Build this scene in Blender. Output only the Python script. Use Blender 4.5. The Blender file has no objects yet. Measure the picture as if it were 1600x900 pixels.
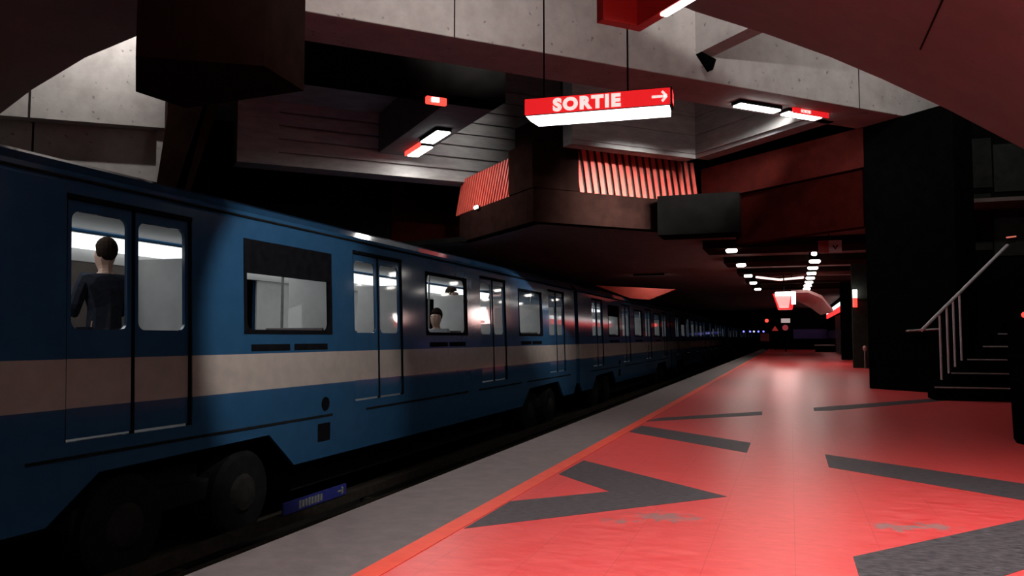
import bpy, bmesh, math, random
from mathutils import Vector, Matrix
random.seed(7)
S = bpy.context.scene
COL = S.collection

# ---------------------------------------------------------------- camera, world, exposure
F_PX, W_PX, H_PX = 1250.0, 1600, 900
EYE = Vector((0, 0, 0.8))
YAW = math.atan(435 / 1250 * math.cos(math.atan(78 / 1250)))
PITCH = math.atan(78 / 1250)
cam_d = bpy.data.cameras.new('camera')
cam = bpy.data.objects.new('camera', cam_d)
COL.objects.link(cam)
cam.location = EYE
cam.rotation_euler = (math.pi / 2 + PITCH, 0, YAW)
cam_d.sensor_width = 36
cam_d.lens = 36 * F_PX / W_PX
cam_d.clip_start = 0.05
cam_d.clip_end = 400
S.camera = cam
w = bpy.data.worlds.new('world')
S.world = w
w.use_nodes = True
w.node_tree.nodes['Background'].inputs[0].default_value = (0.8, 0.7, 0.65, 1)
w.node_tree.nodes['Background'].inputs[1].default_value = 0.0015
S.view_settings.view_transform = 'Standard'
S.view_settings.look = 'None'
S.view_settings.exposure = 0.0
S.view_settings.gamma = 1.0
S.view_settings.use_curve_mapping = False

# light power (W) of the lamp families, wash lamps, uplights and the train spot are added helpers
P_OVER, P_SIGN, P_COFFER, P_LEDGE, P_DOWN, P_RED, P_SPOT, P_UP, P_TSPOT = 28, 8, 26, 16, 9, 88, 60, 75, 440

ROT = Matrix.Rotation(YAW, 3, 'Z') @ Matrix.Rotation(math.pi / 2 + PITCH, 3, 'X')
def ray(px, py):
    return (ROT @ Vector(((px - 800) / F_PX, (450 - py) / F_PX, -1))).normalized()
def atz(px, py, z):
    d = ray(px, py); return EYE + d * ((z - EYE.z) / d.z)
def aty(px, py, y):
    d = ray(px, py); return EYE + d * (y / d.y)
def atx(px, py, x):
    d = ray(px, py); return EYE + d * (x / d.x)
def atp(px, py, p, n):
    d = ray(px, py); return EYE + d * ((Vector(p) - EYE).dot(n) / d.dot(n))
Z = Vector((0, 0, 1)); X = Vector((1, 0, 0)); Y = Vector((0, 1, 0))
U1 = Vector((1, 1, 0)).normalized()       # diagonal running away to the right
U2 = Vector((-1, 1, 0)).normalized()      # diagonal running away to the left

# ---------------------------------------------------------------- materials
def nd(nt, t, **k):
    n = nt.nodes.new(t)
    for a, b in k.items(): setattr(n, a, b)
    return n
def base_mat(name, color, rough=0.6, metal=0.0, spec=0.5):
    m = bpy.data.materials.new(name); m.use_nodes = True
    b = m.node_tree.nodes['Principled BSDF']
    b.inputs['Base Color'].default_value = (*color, 1)
    b.inputs['Roughness'].default_value = rough
    b.inputs['Metallic'].default_value = metal
    b.inputs['Specular IOR Level'].default_value = spec
    return m, m.node_tree, b
def noisy(name, c1, c2, scale=6, rough=0.6, bump=0.1, metal=0.0, pits=0.0, spec=0.5, stretch=(1, 1, 1), rr=0.0):
    if max(c2) < .13: spec = min(spec, .12)
    if max(c2) < .055: spec = 0.0
    m, nt, b = base_mat(name, c1, rough, metal, spec)
    tc = nd(nt, 'ShaderNodeTexCoord'); mp = nd(nt, 'ShaderNodeMapping')
    mp.inputs['Scale'].default_value = stretch
    nt.links.new(tc.outputs['Object'], mp.inputs[0])
    n = nd(nt, 'ShaderNodeTexNoise'); n.inputs['Scale'].default_value = scale; n.inputs['Detail'].default_value = 8
    n.inputs['Roughness'].default_value = 0.65
    nt.links.new(mp.outputs[0], n.inputs['Vector'])
    cr = nd(nt, 'ShaderNodeValToRGB')
    cr.color_ramp.elements[0].position = 0.32; cr.color_ramp.elements[1].position = 0.68
    cr.color_ramp.elements[0].color = (*c1, 1); cr.color_ramp.elements[1].color = (*c2, 1)
    nt.links.new(n.outputs[0], cr.inputs[0])
    out = cr.outputs[0]
    if pits:
        v = nd(nt, 'ShaderNodeTexVoronoi'); v.inputs['Scale'].default_value = 7.5
        n2 = nd(nt, 'ShaderNodeTexNoise'); n2.inputs['Scale'].default_value = 14
        mx = nd(nt, 'ShaderNodeMixRGB'); mx.inputs[0].default_value = 0.10
        nt.links.new(mp.outputs[0], mx.inputs[1]); nt.links.new(n2.outputs['Color'], mx.inputs[2])
        nt.links.new(mp.outputs[0], n2.inputs['Vector'])
        nt.links.new(mx.outputs[0], v.inputs['Vector'])
        r2 = nd(nt, 'ShaderNodeValToRGB')
        r2.color_ramp.elements[0].position = 0.06; r2.color_ramp.elements[1].position = 0.15
        r2.color_ramp.elements[0].color = (1 - pits,) * 3 + (1,); r2.color_ramp.elements[1].color = (1, 1, 1, 1)
        nt.links.new(v.outputs['Distance'], r2.inputs[0])
        mm = nd(nt, 'ShaderNodeMixRGB', blend_type='MULTIPLY'); mm.inputs[0].default_value = 1
        nt.links.new(out, mm.inputs[1]); nt.links.new(r2.outputs[0], mm.inputs[2]); out = mm.outputs[0]
    nt.links.new(out, b.inputs['Base Color'])
    if rr:
        ma = nd(nt, 'ShaderNodeMath', operation='MULTIPLY_ADD')
        ma.inputs[1].default_value = rr; ma.inputs[2].default_value = rough - rr / 2
        nt.links.new(n.outputs[0], ma.inputs[0]); nt.links.new(ma.outputs[0], b.inputs['Roughness'])
    if bump:
        bp = nd(nt, 'ShaderNodeBump'); bp.inputs['Strength'].default_value = bump; bp.inputs['Distance'].default_value = 0.01
        nt.links.new(n.outputs[0], bp.inputs['Height']); nt.links.new(bp.outputs[0], b.inputs['Normal'])
    return m
def emit(name, color, s):
    m, nt, b = base_mat(name, color, 0.4)
    b.inputs['Emission Color'].default_value = (*color, 1)
    b.inputs['Emission Strength'].default_value = s
    return m

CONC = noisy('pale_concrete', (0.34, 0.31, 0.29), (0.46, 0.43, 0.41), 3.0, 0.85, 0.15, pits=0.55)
CONCV = noisy('vault_concrete', (0.27, 0.25, 0.24), (0.34, 0.31, 0.30), 1.5, 0.85, 0.1, pits=0.15)
BOARD = noisy('board_marked_concrete', (0.26, 0.26, 0.25), (0.40, 0.39, 0.38), 2.5, 0.85, 0.2, stretch=(1, 1, 4))
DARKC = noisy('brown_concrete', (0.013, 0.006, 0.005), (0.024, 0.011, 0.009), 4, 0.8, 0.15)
BLACKC = noisy('near_black_concrete', (0.004, 0.0038, 0.0036), (0.008, 0.0074, 0.007), 4, 0.85, 0.15)  # near-black tone stands in for shade on the wall over the train
GLOWC = noisy('red_glow_concrete', (0.030, 0.004, 0.003), (0.050, 0.007, 0.005), 4, 0.8, 0.1)  # a red glow put into the concrete colour
BLACKW = noisy('black_stone', (0.002, 0.002, 0.002), (0.004, 0.004, 0.0037), 6, 0.7, 0.05, spec=0.04)
GREENW = noisy('dark_stone_panel', (0.02, 0.023, 0.02), (0.035, 0.038, 0.034), 5, 0.7, 0.1)
JOINT = noisy('joint_shadow_gap', (0.02, 0.017, 0.016), (0.03, 0.026, 0.024), 8, 0.9, 0)
GREYF = noisy('grey_platform_strip', (0.105, 0.088, 0.086), (0.175, 0.145, 0.143), 9, 0.6, 0.2, rr=0.15)
DARKT = noisy('dark_speckled_tile', (0.022, 0.020, 0.024), (0.12, 0.105, 0.112), 22, 0.5, 0.15, stretch=(1, 2.5, 1), rr=0.2)
STEEL = noisy('dull_steel', (0.30, 0.30, 0.30), (0.4, 0.4, 0.4), 20, 0.35, 0.02, metal=1.0)
RAILM = noisy('polished_handrail', (0.75, 0.75, 0.77), (0.85, 0.85, 0.87), 20, 0.35, 0.0, metal=0.1)
RAIL = noisy('rusty_rail_steel', (0.015, 0.013, 0.011), (0.028, 0.024, 0.020), 12, 0.6, 0.1)
BALLAST = noisy('track_bed_concrete', (0.008, 0.0075, 0.007), (0.014, 0.013, 0.012), 8, 0.9, 0.3)
RUBBER = noisy('black_rubber', (0.005, 0.005, 0.005), (0.009, 0.009, 0.009), 10, 0.8, 0.05, spec=0.2)
UNDER = noisy('underframe_metal', (0.006, 0.006, 0.006), (0.012, 0.012, 0.012), 8, 0.6, 0.1)
HUBM = noisy('wheel_hub_metal', (0.010, 0.0095, 0.009), (0.018, 0.017, 0.016), 10, 0.5, 0.05)
FRAMEB = noisy('black_window_rubber', (0.003, 0.003, 0.004), (0.006, 0.006, 0.007), 10, 0.5, 0)
SIGNBLK = noisy('black_sign_housing', (0.006, 0.005, 0.005), (0.010, 0.008, 0.008), 10, 0.6, 0, spec=0.2)
REDP = noisy('red_lacquer', (0.30, 0.008, 0.006), (0.36, 0.012, 0.009), 5, 0.4, 0.02)
REDSLAT = noisy('vermilion_slat_paint', (0.80, 0.10, 0.07), (0.88, 0.14, 0.10), 5, 0.45, 0.02)
INTW = noisy('pale_train_lining', (0.50, 0.48, 0.46), (0.58, 0.56, 0.54), 5, 0.5, 0.02)
INTF = noisy('train_floor_lino', (0.10, 0.10, 0.10), (0.14, 0.14, 0.14), 12, 0.5, 0.02)
SEATM = noisy('dark_seat_shell', (0.06, 0.05, 0.05), (0.09, 0.07, 0.07), 8, 0.5, 0.02)
BLUEW = noisy('blue_wall_panel', (0.06, 0.08, 0.36), (0.08, 0.10, 0.42), 3, 0.5, 0.05)
BLUEN = noisy('blue_sign_enamel', (0.014, 0.018, 0.12), (0.018, 0.022, 0.15), 8, 0.4, 0.0)
PALEL = noisy('pale_lettering', (0.12, 0.125, 0.11), (0.18, 0.18, 0.16), 20, 0.5, 0.0)
SKIN = noisy('skin', (0.42, 0.25, 0.18), (0.5, 0.31, 0.23), 10, 0.5, 0.02)
CLOTHD = noisy('dark_cloth', (0.02, 0.022, 0.03), (0.035, 0.038, 0.05), 30, 0.9, 0.1)
CLOTHG = noisy('grey_cloth', (0.16, 0.16, 0.17), (0.22, 0.22, 0.23), 30, 0.9, 0.1)
CLOTHR = noisy('red_cloth', (0.35, 0.07, 0.05), (0.42, 0.1, 0.07), 30, 0.9, 0.1)
HAIRM = noisy('dark_hair', (0.015, 0.01, 0.008), (0.03, 0.02, 0.015), 40, 0.6, 0.1)
LAMPW = emit('white_lamp_diffuser', (1.0, 0.97, 0.95), 9)
LAMPI = emit('train_ceiling_light', (0.95, 0.98, 1.0), 1.8)
LAMPD = emit('downlight_diffuser', (1.0, 0.95, 0.88), 12)
LAMPS = emit('sign_lower_diffuser', (1.0, 0.98, 0.97), 3.0)
SIGNR = emit('lit_red_sign_face', (0.85, 0.018, 0.022), 0.75)
SIGNR2 = emit('bright_red_panel', (1.0, 0.03, 0.03), 2.0)
SIGNL = emit('lit_white_lettering', (1.0, 0.95, 0.9), 0.75)
SIGNP = emit('lit_pink_panel', (1.0, 0.32, 0.30), 1.2)
LAMPR = emit('lit_red_lamp', (1.0, 0.05, 0.035), 2.2)
LAMPB = emit('blue_signal_lens', (0.2, 0.2, 1.0), 2.0)

# red platform floor: marbled red lino, tile seams near the strip, grey worn patches
def floor_mat():
    m, nt, b = base_mat('red_marbled_floor', (0.6, 0.05, 0.05), 0.4)
    tc = nd(nt, 'ShaderNodeTexCoord')
    mp = nd(nt, 'ShaderNodeMapping'); mp.inputs['Scale'].default_value = (1, 2.4, 1); mp.inputs['Rotation'].default_value = (0, 0, 0.7)
    nt.links.new(tc.outputs['Object'], mp.inputs[0])
    n = nd(nt, 'ShaderNodeTexNoise'); n.inputs['Scale'].default_value = 9; n.inputs['Detail'].default_value = 9
    n.inputs['Roughness'].default_value = 0.75; n.inputs['Distortion'].default_value = 0.8
    nt.links.new(mp.outputs[0], n.inputs['Vector'])
    cr = nd(nt, 'ShaderNodeValToRGB'); e = cr.color_ramp.elements
    e[0].position = 0.3; e[1].position = 0.72
    e[0].color = (0.66, 0.03, 0.032, 1); e[1].color = (0.86, 0.125, 0.12, 1)
    nt.links.new(n.outputs[0], cr.inputs[0])
    # tile seams
    br = nd(nt, 'ShaderNodeTexBrick'); br.offset = 0
    br.inputs['Scale'].default_value = 1; br.inputs['Brick Width'].default_value = 0.305; br.inputs['Row Height'].default_value = 0.305
    br.inputs['Mortar Size'].default_value = 0.0015
    br.inputs['Color1'].default_value = br.inputs['Color2'].default_value = (1, 1, 1, 1); br.inputs['Mortar'].default_value = (0.72, 0.7, 0.7, 1)
    nt.links.new(tc.outputs['Object'], br.inputs[0])
    mm = nd(nt, 'ShaderNodeMixRGB', blend_type='MULTIPLY'); mm.inputs[0].default_value = 0.8
    nt.links.new(cr.outputs[0], mm.inputs[1]); nt.links.new(br.outputs[0], mm.inputs[2])
    out = mm.outputs[0]
    # worn grey patches
    for (px, py, rx, ry) in [(965, 814, .10, .03), (1040, 808, .22, .07), (1395, 823, .16, .05), (1455, 822, .14, .05)]:
        c = atz(px, py, 0)
        mpp = nd(nt, 'ShaderNodeMapping', vector_type='TEXTURE')
        mpp.inputs['Location'].default_value = (c.x, c.y, 0); mpp.inputs['Scale'].default_value = (rx, ry * 2.2, 1)
        nt.links.new(tc.outputs['Object'], mpp.inputs[0])
        ln = nd(nt, 'ShaderNodeVectorMath', operation='LENGTH'); nt.links.new(mpp.outputs[0], ln.inputs[0])
        n3 = nd(nt, 'ShaderNodeTexNoise'); n3.inputs['Scale'].default_value = 18; n3.inputs['Detail'].default_value = 3
        nt.links.new(tc.outputs['Object'], n3.inputs['Vector'])
        ad = nd(nt, 'ShaderNodeMath', operation='MULTIPLY_ADD'); ad.inputs[1].default_value = 2.2; ad.inputs[2].default_value = -0.75
        nt.links.new(n3.outputs[0], ad.inputs[0])
        sm = nd(nt, 'ShaderNodeMath', operation='ADD'); nt.links.new(ln.outputs['Value'], sm.inputs[0]); nt.links.new(ad.outputs[0], sm.inputs[1])
        rp = nd(nt, 'ShaderNodeValToRGB'); rp.color_ramp.elements[0].position = 0.7; rp.color_ramp.elements[1].position = 1.0
        rp.color_ramp.elements[0].color = (0.75, 0.75, 0.75, 1); rp.color_ramp.elements[1].color = (0, 0, 0, 1)
        nt.links.new(sm.outputs[0], rp.inputs[0])
        mx = nd(nt, 'ShaderNodeMixRGB'); nt.links.new(rp.outputs[0], mx.inputs[0])
        nt.links.new(out, mx.inputs[1]); mx.inputs[2].default_value = (0.27, 0.20, 0.19, 1); out = mx.outputs[0]
    nt.links.new(out, b.inputs['Base Color'])
    ma = nd(nt, 'ShaderNodeMath', operation='MULTIPLY_ADD'); ma.inputs[1].default_value = 0.2; ma.inputs[2].default_value = 0.26
    nt.links.new(n.outputs[0], ma.inputs[0]); nt.links.new(ma.outputs[0], b.inputs['Roughness'])
    bp = nd(nt, 'ShaderNodeBump'); bp.inputs['Strength'].default_value = 0.12; bp.inputs['Distance'].default_value = 0.004
    nt.links.new(n.outputs[0], bp.inputs['Height']); nt.links.new(bp.outputs[0], b.inputs['Normal'])
    return m
FLOORR = floor_mat()
ORANGE = noisy('orange_red_edge_line', (0.80, 0.06, 0.03), (0.9, 0.10, 0.05), 10, 0.5, 0.05)

# train paint: blue with a beige stripe at a fixed height on the body
def train_mat():
    m, nt, b = base_mat('blue_train_paint', (0.03, 0.12, 0.25), 0.22)
    tc = nd(nt, 'ShaderNodeTexCoord'); sp = nd(nt, 'ShaderNodeSeparateXYZ')
    nt.links.new(tc.outputs['Object'], sp.inputs[0])
    a = nd(nt, 'ShaderNodeMath', operation='GREATER_THAN'); a.inputs[1].default_value = STR0
    c = nd(nt, 'ShaderNodeMath', operation='LESS_THAN'); c.inputs[1].default_value = STR1
    mu = nd(nt, 'ShaderNodeMath', operation='MULTIPLY')
    nt.links.new(sp.outputs[2], a.inputs[0]); nt.links.new(sp.outputs[2], c.inputs[0])
    nt.links.new(a.outputs[0], mu.inputs[0]); nt.links.new(c.outputs[0], mu.inputs[1])
    n = nd(nt, 'ShaderNodeTexNoise'); n.inputs['Scale'].default_value = 7; n.inputs['Detail'].default_value = 9
    nt.links.new(tc.outputs['Object'], n.inputs['Vector'])
    r1 = nd(nt, 'ShaderNodeValToRGB'); e = r1.color_ramp.elements
    e[0].position = .3; e[1].position = .7; e[0].color = (0.012, 0.046, 0.098, 1); e[1].color = (0.015, 0.053, 0.112, 1)
    r2 = nd(nt, 'ShaderNodeValToRGB'); e = r2.color_ramp.elements
    e[0].position = .3; e[1].position = .7; e[0].color = (0.24, 0.205, 0.185, 1); e[1].color = (0.28, 0.24, 0.215, 1)
    nt.links.new(n.outputs[0], r1.inputs[0]); nt.links.new(n.outputs[0], r2.inputs[0])
    mx = nd(nt, 'ShaderNodeMixRGB')
    nt.links.new(mu.outputs[0], mx.inputs[0]); nt.links.new(r1.outputs[0], mx.inputs[1]); nt.links.new(r2.outputs[0], mx.inputs[2])
    nt.links.new(mx.outputs[0], b.inputs['Base Color'])
    ma = nd(nt, 'ShaderNodeMath', operation='MULTIPLY_ADD'); ma.inputs[1].default_value = 0.03; ma.inputs[2].default_value = 0.09
    nt.links.new(n.outputs[0], ma.inputs[0]); nt.links.new(ma.outputs[0], b.inputs['Roughness'])
    return m
TX = -5.1                     # near side of the train
STR0, STR1 = 0.27, 0.64
TPAINT = train_mat()
def glass_mat():
    m = bpy.data.materials.new('train_window_glass'); m.use_nodes = True
    nt = m.node_tree; nt.nodes.clear()
    o = nd(nt, 'ShaderNodeOutputMaterial'); mx = nd(nt, 'ShaderNodeMixShader'); tr = nd(nt, 'ShaderNodeBsdfTransparent')
    gl = nd(nt, 'ShaderNodeBsdfGlossy'); fr = nd(nt, 'ShaderNodeFresnel')
    tr.inputs[0].default_value = (0.80, 0.83, 0.83, 1); gl.inputs['Roughness'].default_value = 0.04
    fr.inputs[0].default_value = 1.6
    nt.links.new(fr.outputs[0], mx.inputs[0]); nt.links.new(tr.outputs[0], mx.inputs[1]); nt.links.new(gl.outputs[0], mx.inputs[2])
    nt.links.new(mx.outputs[0], o.inputs[0])
    return m
GLASS = glass_mat()

# ---------------------------------------------------------------- mesh helpers
class MB:
    def __init__(s): s.bm = bmesh.new()
    def face(s, pts):
        vs = [s.bm.verts.new(p) for p in pts]
        try: return s.bm.faces.new(vs)
        except ValueError: return None
    def prism(s, pts, vec):
        a = [s.bm.verts.new(Vector(p)) for p in pts]
        b = [s.bm.verts.new(Vector(p) + Vector(vec)) for p in pts]
        n = len(a)
        s.bm.faces.new(a); s.bm.faces.new(list(reversed(b)))
        for i in range(n): s.bm.faces.new([a[(i + 1) % n], a[i], b[i], b[(i + 1) % n]])
        return s
    def box(s, lo, hi):
        (x0, y0, z0), (x1, y1, z1) = lo, hi
        return s.prism([(x0, y0, z0), (x1, y0, z0), (x1, y1, z0), (x0, y1, z0)], (0, 0, z1 - z0))
    def obox(s, o, u, lu, v, lv, z0, z1):     # box with one corner at o, sides along u and v
        o = Vector((o[0], o[1], z0)); u = Vector(u) * lu; v = Vector(v) * lv
        return s.prism([o, o + u, o + u + v, o + v], (0, 0, z1 - z0))
    def tube(s, pts, r, n=10, caps=True):
        pts = [Vector(p) for p in pts]; rings = []
        up = None
        for i, p in enumerate(pts):
            d = (pts[min(i + 1, len(pts) - 1)] - pts[max(i - 1, 0)]).normalized()
            a = d.cross(Z) if abs(d.z) < 0.95 else d.cross(X)
            a.normalize(); b = d.cross(a)
            rr = r[i] if isinstance(r, (list, tuple)) else r
            rings.append([s.bm.verts.new(p + (a * math.cos(t) + b * math.sin(t)) * rr) for t in [2 * math.pi * k / n for k in range(n)]])
        for i in range(len(rings) - 1):
            for k in range(n): s.bm.faces.new([rings[i][k], rings[i][(k + 1) % n], rings[i + 1][(k + 1) % n], rings[i + 1][k]])
        if caps: s.bm.faces.new(rings[0][::-1]); s.bm.faces.new(rings[-1])
        return s
    def ring(s, inner, outer, vec):           # plate between two closed loops, extruded
        def lay(off):
            return [s.bm.verts.new(Vector(p) + off) for p in inner], [s.bm.verts.new(Vector(p) + off) for p in outer]
        i0, o0 = lay(Vector((0, 0, 0))); i1, o1 = lay(Vector(vec)); n = len(i0)
        for k in range(n):
            j = (k + 1) % n
            s.bm.faces.new([i0[k], i0[j], o0[j], o0[k]]); s.bm.faces.new([i1[j], i1[k], o1[k], o1[j]])
            s.bm.faces.new([i0[j], i0[k], i1[k], i1[j]]); s.bm.faces.new([o0[k], o0[j], o1[j], o1[k]])
        return s
    def build(s, name, mat, parent=None, bevel=0.0, smooth=False, keep=False):
        if not keep: bmesh.ops.recalc_face_normals(s.bm, faces=s.bm.faces)
        me = bpy.data.meshes.new(name); s.bm.to_mesh(me); s.bm.free()
        for m in (mat if isinstance(mat, (list, tuple)) else [mat]): me.materials.append(m)
        if smooth:
            for p in me.polygons: p.use_smooth = True
        o = bpy.data.objects.new(name, me); COL.objects.link(o)
        if parent:
            o.parent = parent
            o.matrix_parent_inverse = Matrix.Identity(4)
            q = parent
            off = Vector((0, 0, 0))
            while q: off += q.location; q = q.parent
            for v in me.vertices: v.co -= off        # geometry is always written in world space
        if bevel:
            b = o.modifiers.new('bevel', 'BEVEL'); b.width = bevel; b.segments = 2; b.limit_method = 'ANGLE'
        return o
def tag(o, label=None, cat=None, group=None, kind=None):
    if label: o['label'] = label
    if cat: o['category'] = cat
    if group: o['group'] = group
    if kind: o['kind'] = kind
    return o
def empty(name, loc, label, cat, group=None):
    o = bpy.data.objects.new(name, None); COL.objects.link(o); o.location = loc; o.empty_display_size = 0.2
    return tag(o, label, cat, group)
def struct(name, mb, mat, label=None, bevel=0.0, smooth=False):
    return tag(mb.build(name, mat, None, bevel, smooth), label, None, None, 'structure')
def copy_tree(o, parent=None):
    c = o.copy(); COL.objects.link(c)
    if parent: c.parent = parent
    for ch in list(o.children): copy_tree(ch, c)
    return c
def area(name, loc, d, sx, sy, power, color=(1, 0.96, 0.93), spread=180, xdir=None, parent=None):
    l = bpy.data.lights.new(name, 'AREA'); l.shape = 'RECTANGLE'; l.size = sx; l.size_y = sy
    l.energy = power; l.color = color; l.spread = math.radians(spread)
    o = bpy.data.objects.new(name, l); COL.objects.link(o)
    zd = -Vector(d).normalized(); xd = Vector(xdir) if xdir else (X if abs(zd.x) < .9 else Y)
    yd = zd.cross(xd).normalized(); xd = yd.cross(zd).normalized()
    M = Matrix((xd, yd, zd)).transposed().to_4x4(); M.translation = Vector(loc)
    if parent:
        o.parent = parent; o.matrix_basis = Matrix.Translation(-parent.location) @ M
    else: o.matrix_world = M
    return o
def rrect(cy, cz, w_, h_, r, x, n=6, lean=0.0, z0=0.0):
    """rounded rectangle loop in the y-z plane and the matching outer loop generator"""
    pts, dirs = [], []
    for (sy, sz, a0) in [(1, 1, 0), (-1, 1, 90), (-1, -1, 180), (1, -1, 270)]:
        for k in range(n + 1):
            a = math.radians(a0 + 90 * k / n)
            pts.append((cy + sy * (w_ / 2 - r) + r * math.cos(a), cz + sz * (h_ / 2 - r) + r * math.sin(a)))
            dirs.append((sy, sz, k / n, a0))
    return pts, dirs
def outer_of(pts, dirs, y0, y1, z0, z1):
    out = []
    for (y, z), (sy, sz, t, a0) in zip(pts, dirs):
        Yc = y1 if sy > 0 else y0; Zc = z1 if sz > 0 else z0
        if abs(t - .5) < 1e-6: out.append((Yc, Zc))
        else:
            first = t < .5
            side_first = a0 in (0, 180)           # first half of the arc lies on the y side
            if first == side_first: out.append((Yc, z))
            else: out.append((y, Zc))
    return out

# ================================================================ LARGE STRUCTURE
EDGE = atz(287, 900, 0).x
LINE = atz(572, 900, 0).x
END_Y = 62
# platform floor with its inlaid pattern (one mesh)
def flat(pts, z): return [Vector((p.x, p.y, z)) for p in pts]
fl = MB()
fl.box((LINE + 0.045, -6, -1.25), (9.0, END_Y, 0.0))
n0 = len(fl.bm.faces)
inl = [
    [(725, 826), (797, 783.5), (953, 768), (873, 741), (912, 719.5), (1136, 776)],
    [(983, 675), (1003, 665), (1173, 692), (1167, 707.5)],
    [(1005, 659), (1031, 653), (1191, 643), (1191, 648.5)],
    [(1289, 710), (1600, 756), (2000, 815), (2000, 849), (1600, 782), (1295, 730)],
    [(1333, 870), (1600, 812), (1900, 747), (1900, 830), (1600, 890), (1569, 900), (1500, 930), (1350, 925), (1342, 900)],
    [(1271, 637), (1469, 622), (1560, 615), (1560, 619), (1300, 641.5), (1272, 642)],
]
for poly in inl:
    f = fl.prism(flat([atz(x, y, 0) for x, y in poly], 0.0012), (0, 0, -0.004))
fl.bm.faces.ensure_lookup_table()
for i in range(n0, len(fl.bm.faces)): fl.bm.faces[i].material_index = 1
struct('floor', fl, [FLOORR, DARKT], 'red marbled platform floor with dark grey angular shapes laid into it')
mb = MB(); mb.box((LINE - 0.045, -6, -1.25), (LINE + 0.045, END_Y, 0.003))
struct('trim_1', mb, ORANGE, 'thin orange red line between the red floor and the grey edge strip')
mb = MB(); mb.box((EDGE, -6, -0.22), (LINE - 0.045, END_Y, 0.0)); mb.box((EDGE + 0.35, -6, -1.25), (LINE - 0.045, END_Y, -0.22))
struct('platform_edge', mb, GREYF, 'worn grey stone strip along the platform edge')
mb = MB(); mb.box((-12, -6, -1.45), (EDGE + 0.36, 170, -1.25))
struct('track_bed', mb, BALLAST, 'dark track bed beside the platform')

# vault over the near end of the station
YV = 8.3
arch_px = [(0, 178), (50, 140), (133, 90), (212, 57), (330, 0), (480, -55), (640, -88), (800, -82), (950, -42), (1083, 17), (1197, 53), (1297, 89), (1377, 123), (1483, 172), (1600, 233)]
arch = [aty(x, y, YV) for x, y in arch_px]
lft = [Vector((-12.3, YV, -1.25)), Vector((-12.25, YV, 1.2)), Vector((-11.9, YV, 2.6)), Vector((-11.4, YV, 3.5))]
rgt = [Vector((3.6, YV, 2.2)), Vector((4.6, YV, 1.5)), Vector((5.3, YV, 0.8)), Vector((5.6, YV, 0.0))]
prof = lft + arch + rgt
def offset_up(p): return Vector((p.x * 1.05 - .1, p.y, p.z + 0.35))
outer = [offset_up(p) for p in prof]
vb = MB()
for i in range(len(prof) - 1):
    vb.prism([prof[i], prof[i + 1], outer[i + 1], outer[i]], (0, -14.3, 0))
bmesh.ops.remove_doubles(vb.bm, verts=vb.bm.verts, dist=1e-4)
struct('ceiling', vb, CONCV, 'curved concrete vault over the near end of the platform')
# joints in the vault running along the track (thin recess strips lying on the soffit)
def vault_joint(px, py, y0, y1, name):
    p = None
    for i in range(len(prof) - 1):
        a, b = prof[i], prof[i + 1]
        q = EYE + ray(px, py) * 1
        n = Vector((-(b.z - a.z), 0, b.x - a.x))
        d = ray(px, py); t = (a - EYE).dot(n) / d.dot(n)
        h = EYE + d * t
        if t > 0 and min(a.x, b.x) <= h.x <= max(a.x, b.x): p = h; nn = n.normalized(); uu = (b - a).normalized()
    if p is None: return
    if nn.z > 0: nn = -nn
    o = Vector((p.x, y0, p.z))
    m = MB(); m.prism([o - uu * .007, o + uu * .007, o + uu * .007 + nn * .004, o - uu * .007 + nn * .004], (0, y1 - y0, 0))
    struct(name, m, JOINT)
vault_joint(1430, 95, -2, 7.2, 'trim_2')
mb = MB(); mb.box((-13, -6.4, -1.25), (9, -6.0, 9))
struct('wall_back', mb, BLACKC)

# great diagonal beam (lit face towards the camera)
HA = atz(1478, 193, 4.2)
HL = (atz(468, 24, 4.2) - HA).length
mb = MB(); mb.obox(HA - U1 * HL, U1, HL, U2, 0.85, 4.2, 7.6)
struct('concrete_beam', mb, CONC, 'long pale concrete beam crossing the station diagonally above the exit sign', bevel=0.01)
def beam_joint(px, name):
    m = MB(); p = atp(px, 60, HA, -U2); m.obox(p - U1 * .008, U1, .016, -U2, .003, 4.2, 7.6); struct(name, m, JOINT)
for i, px in enumerate((710, 1340)): beam_joint(px, 'trim_%d' % (3 + i))
# short cross beam meeting it, with a dark wedge that paints the shade of its underside
q0 = atp(1087, 85, HA, -U2); q1 = atp(1110, 97, HA, -U2)
zb = q0.z
mb = MB(); mb.obox(q0, U1, (q1 - q0).length, -U2, 5.0, zb, 7.4)
tri = [q0, q1, atp(1105, 113, HA, -U2)]
struct('cross_beam', mb, CONC, 'short concrete cross beam against the big beam')
mb = MB(); mb.prism(tri, -U2 * 0.12); struct('underside_shade', mb, BLACKW, 'small pointed dark wedge, painted shade under the cross beam')

# light well behind the big beam
WA = atz(370, 252, 4.2)                                 # left end of the boarded wall
WL = (atz(722, 281, 4.2) - WA).length + 2.6
KR = atz(1087, 248, 4.2)                                # far corner on the right
WR0 = atp(435, 158, WA, -U2); WSOF = WR0.z
def ledges(mb, o, u, L, n_out, z0, z1, step, t=0.05):
    z = z0; k = 0
    while z < z1:
        mb.obox(o, u, L, n_out, t, z, min(z + step - 0.045, z1)); z += step; k += 1
p435 = atp(435, 250, WA, -U2); l435 = (Vector((p435.x, p435.y, 0)) - Vector((WA.x, WA.y, 0))).length
mb = MB(); mb.obox(WA, U1, l435, U2, 0.55, 4.2, 6.6)
mb.obox(WA + U1 * l435 + U2 * 0.08, U1, WL - l435, U2, 0.47, 4.2, 7.6)
ledges(mb, WA + U1 * l435 + U2 * 0.08, U1, WL - l435, -U2, 4.2, 6.6, 0.27, 0.075)
struct('wall_left', mb, BOARD, 'board marked concrete wall of the light well')
KW = (KR - U1 * 6.5)
KL = (atp(893, 226, KR, U2) - KR).length
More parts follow.
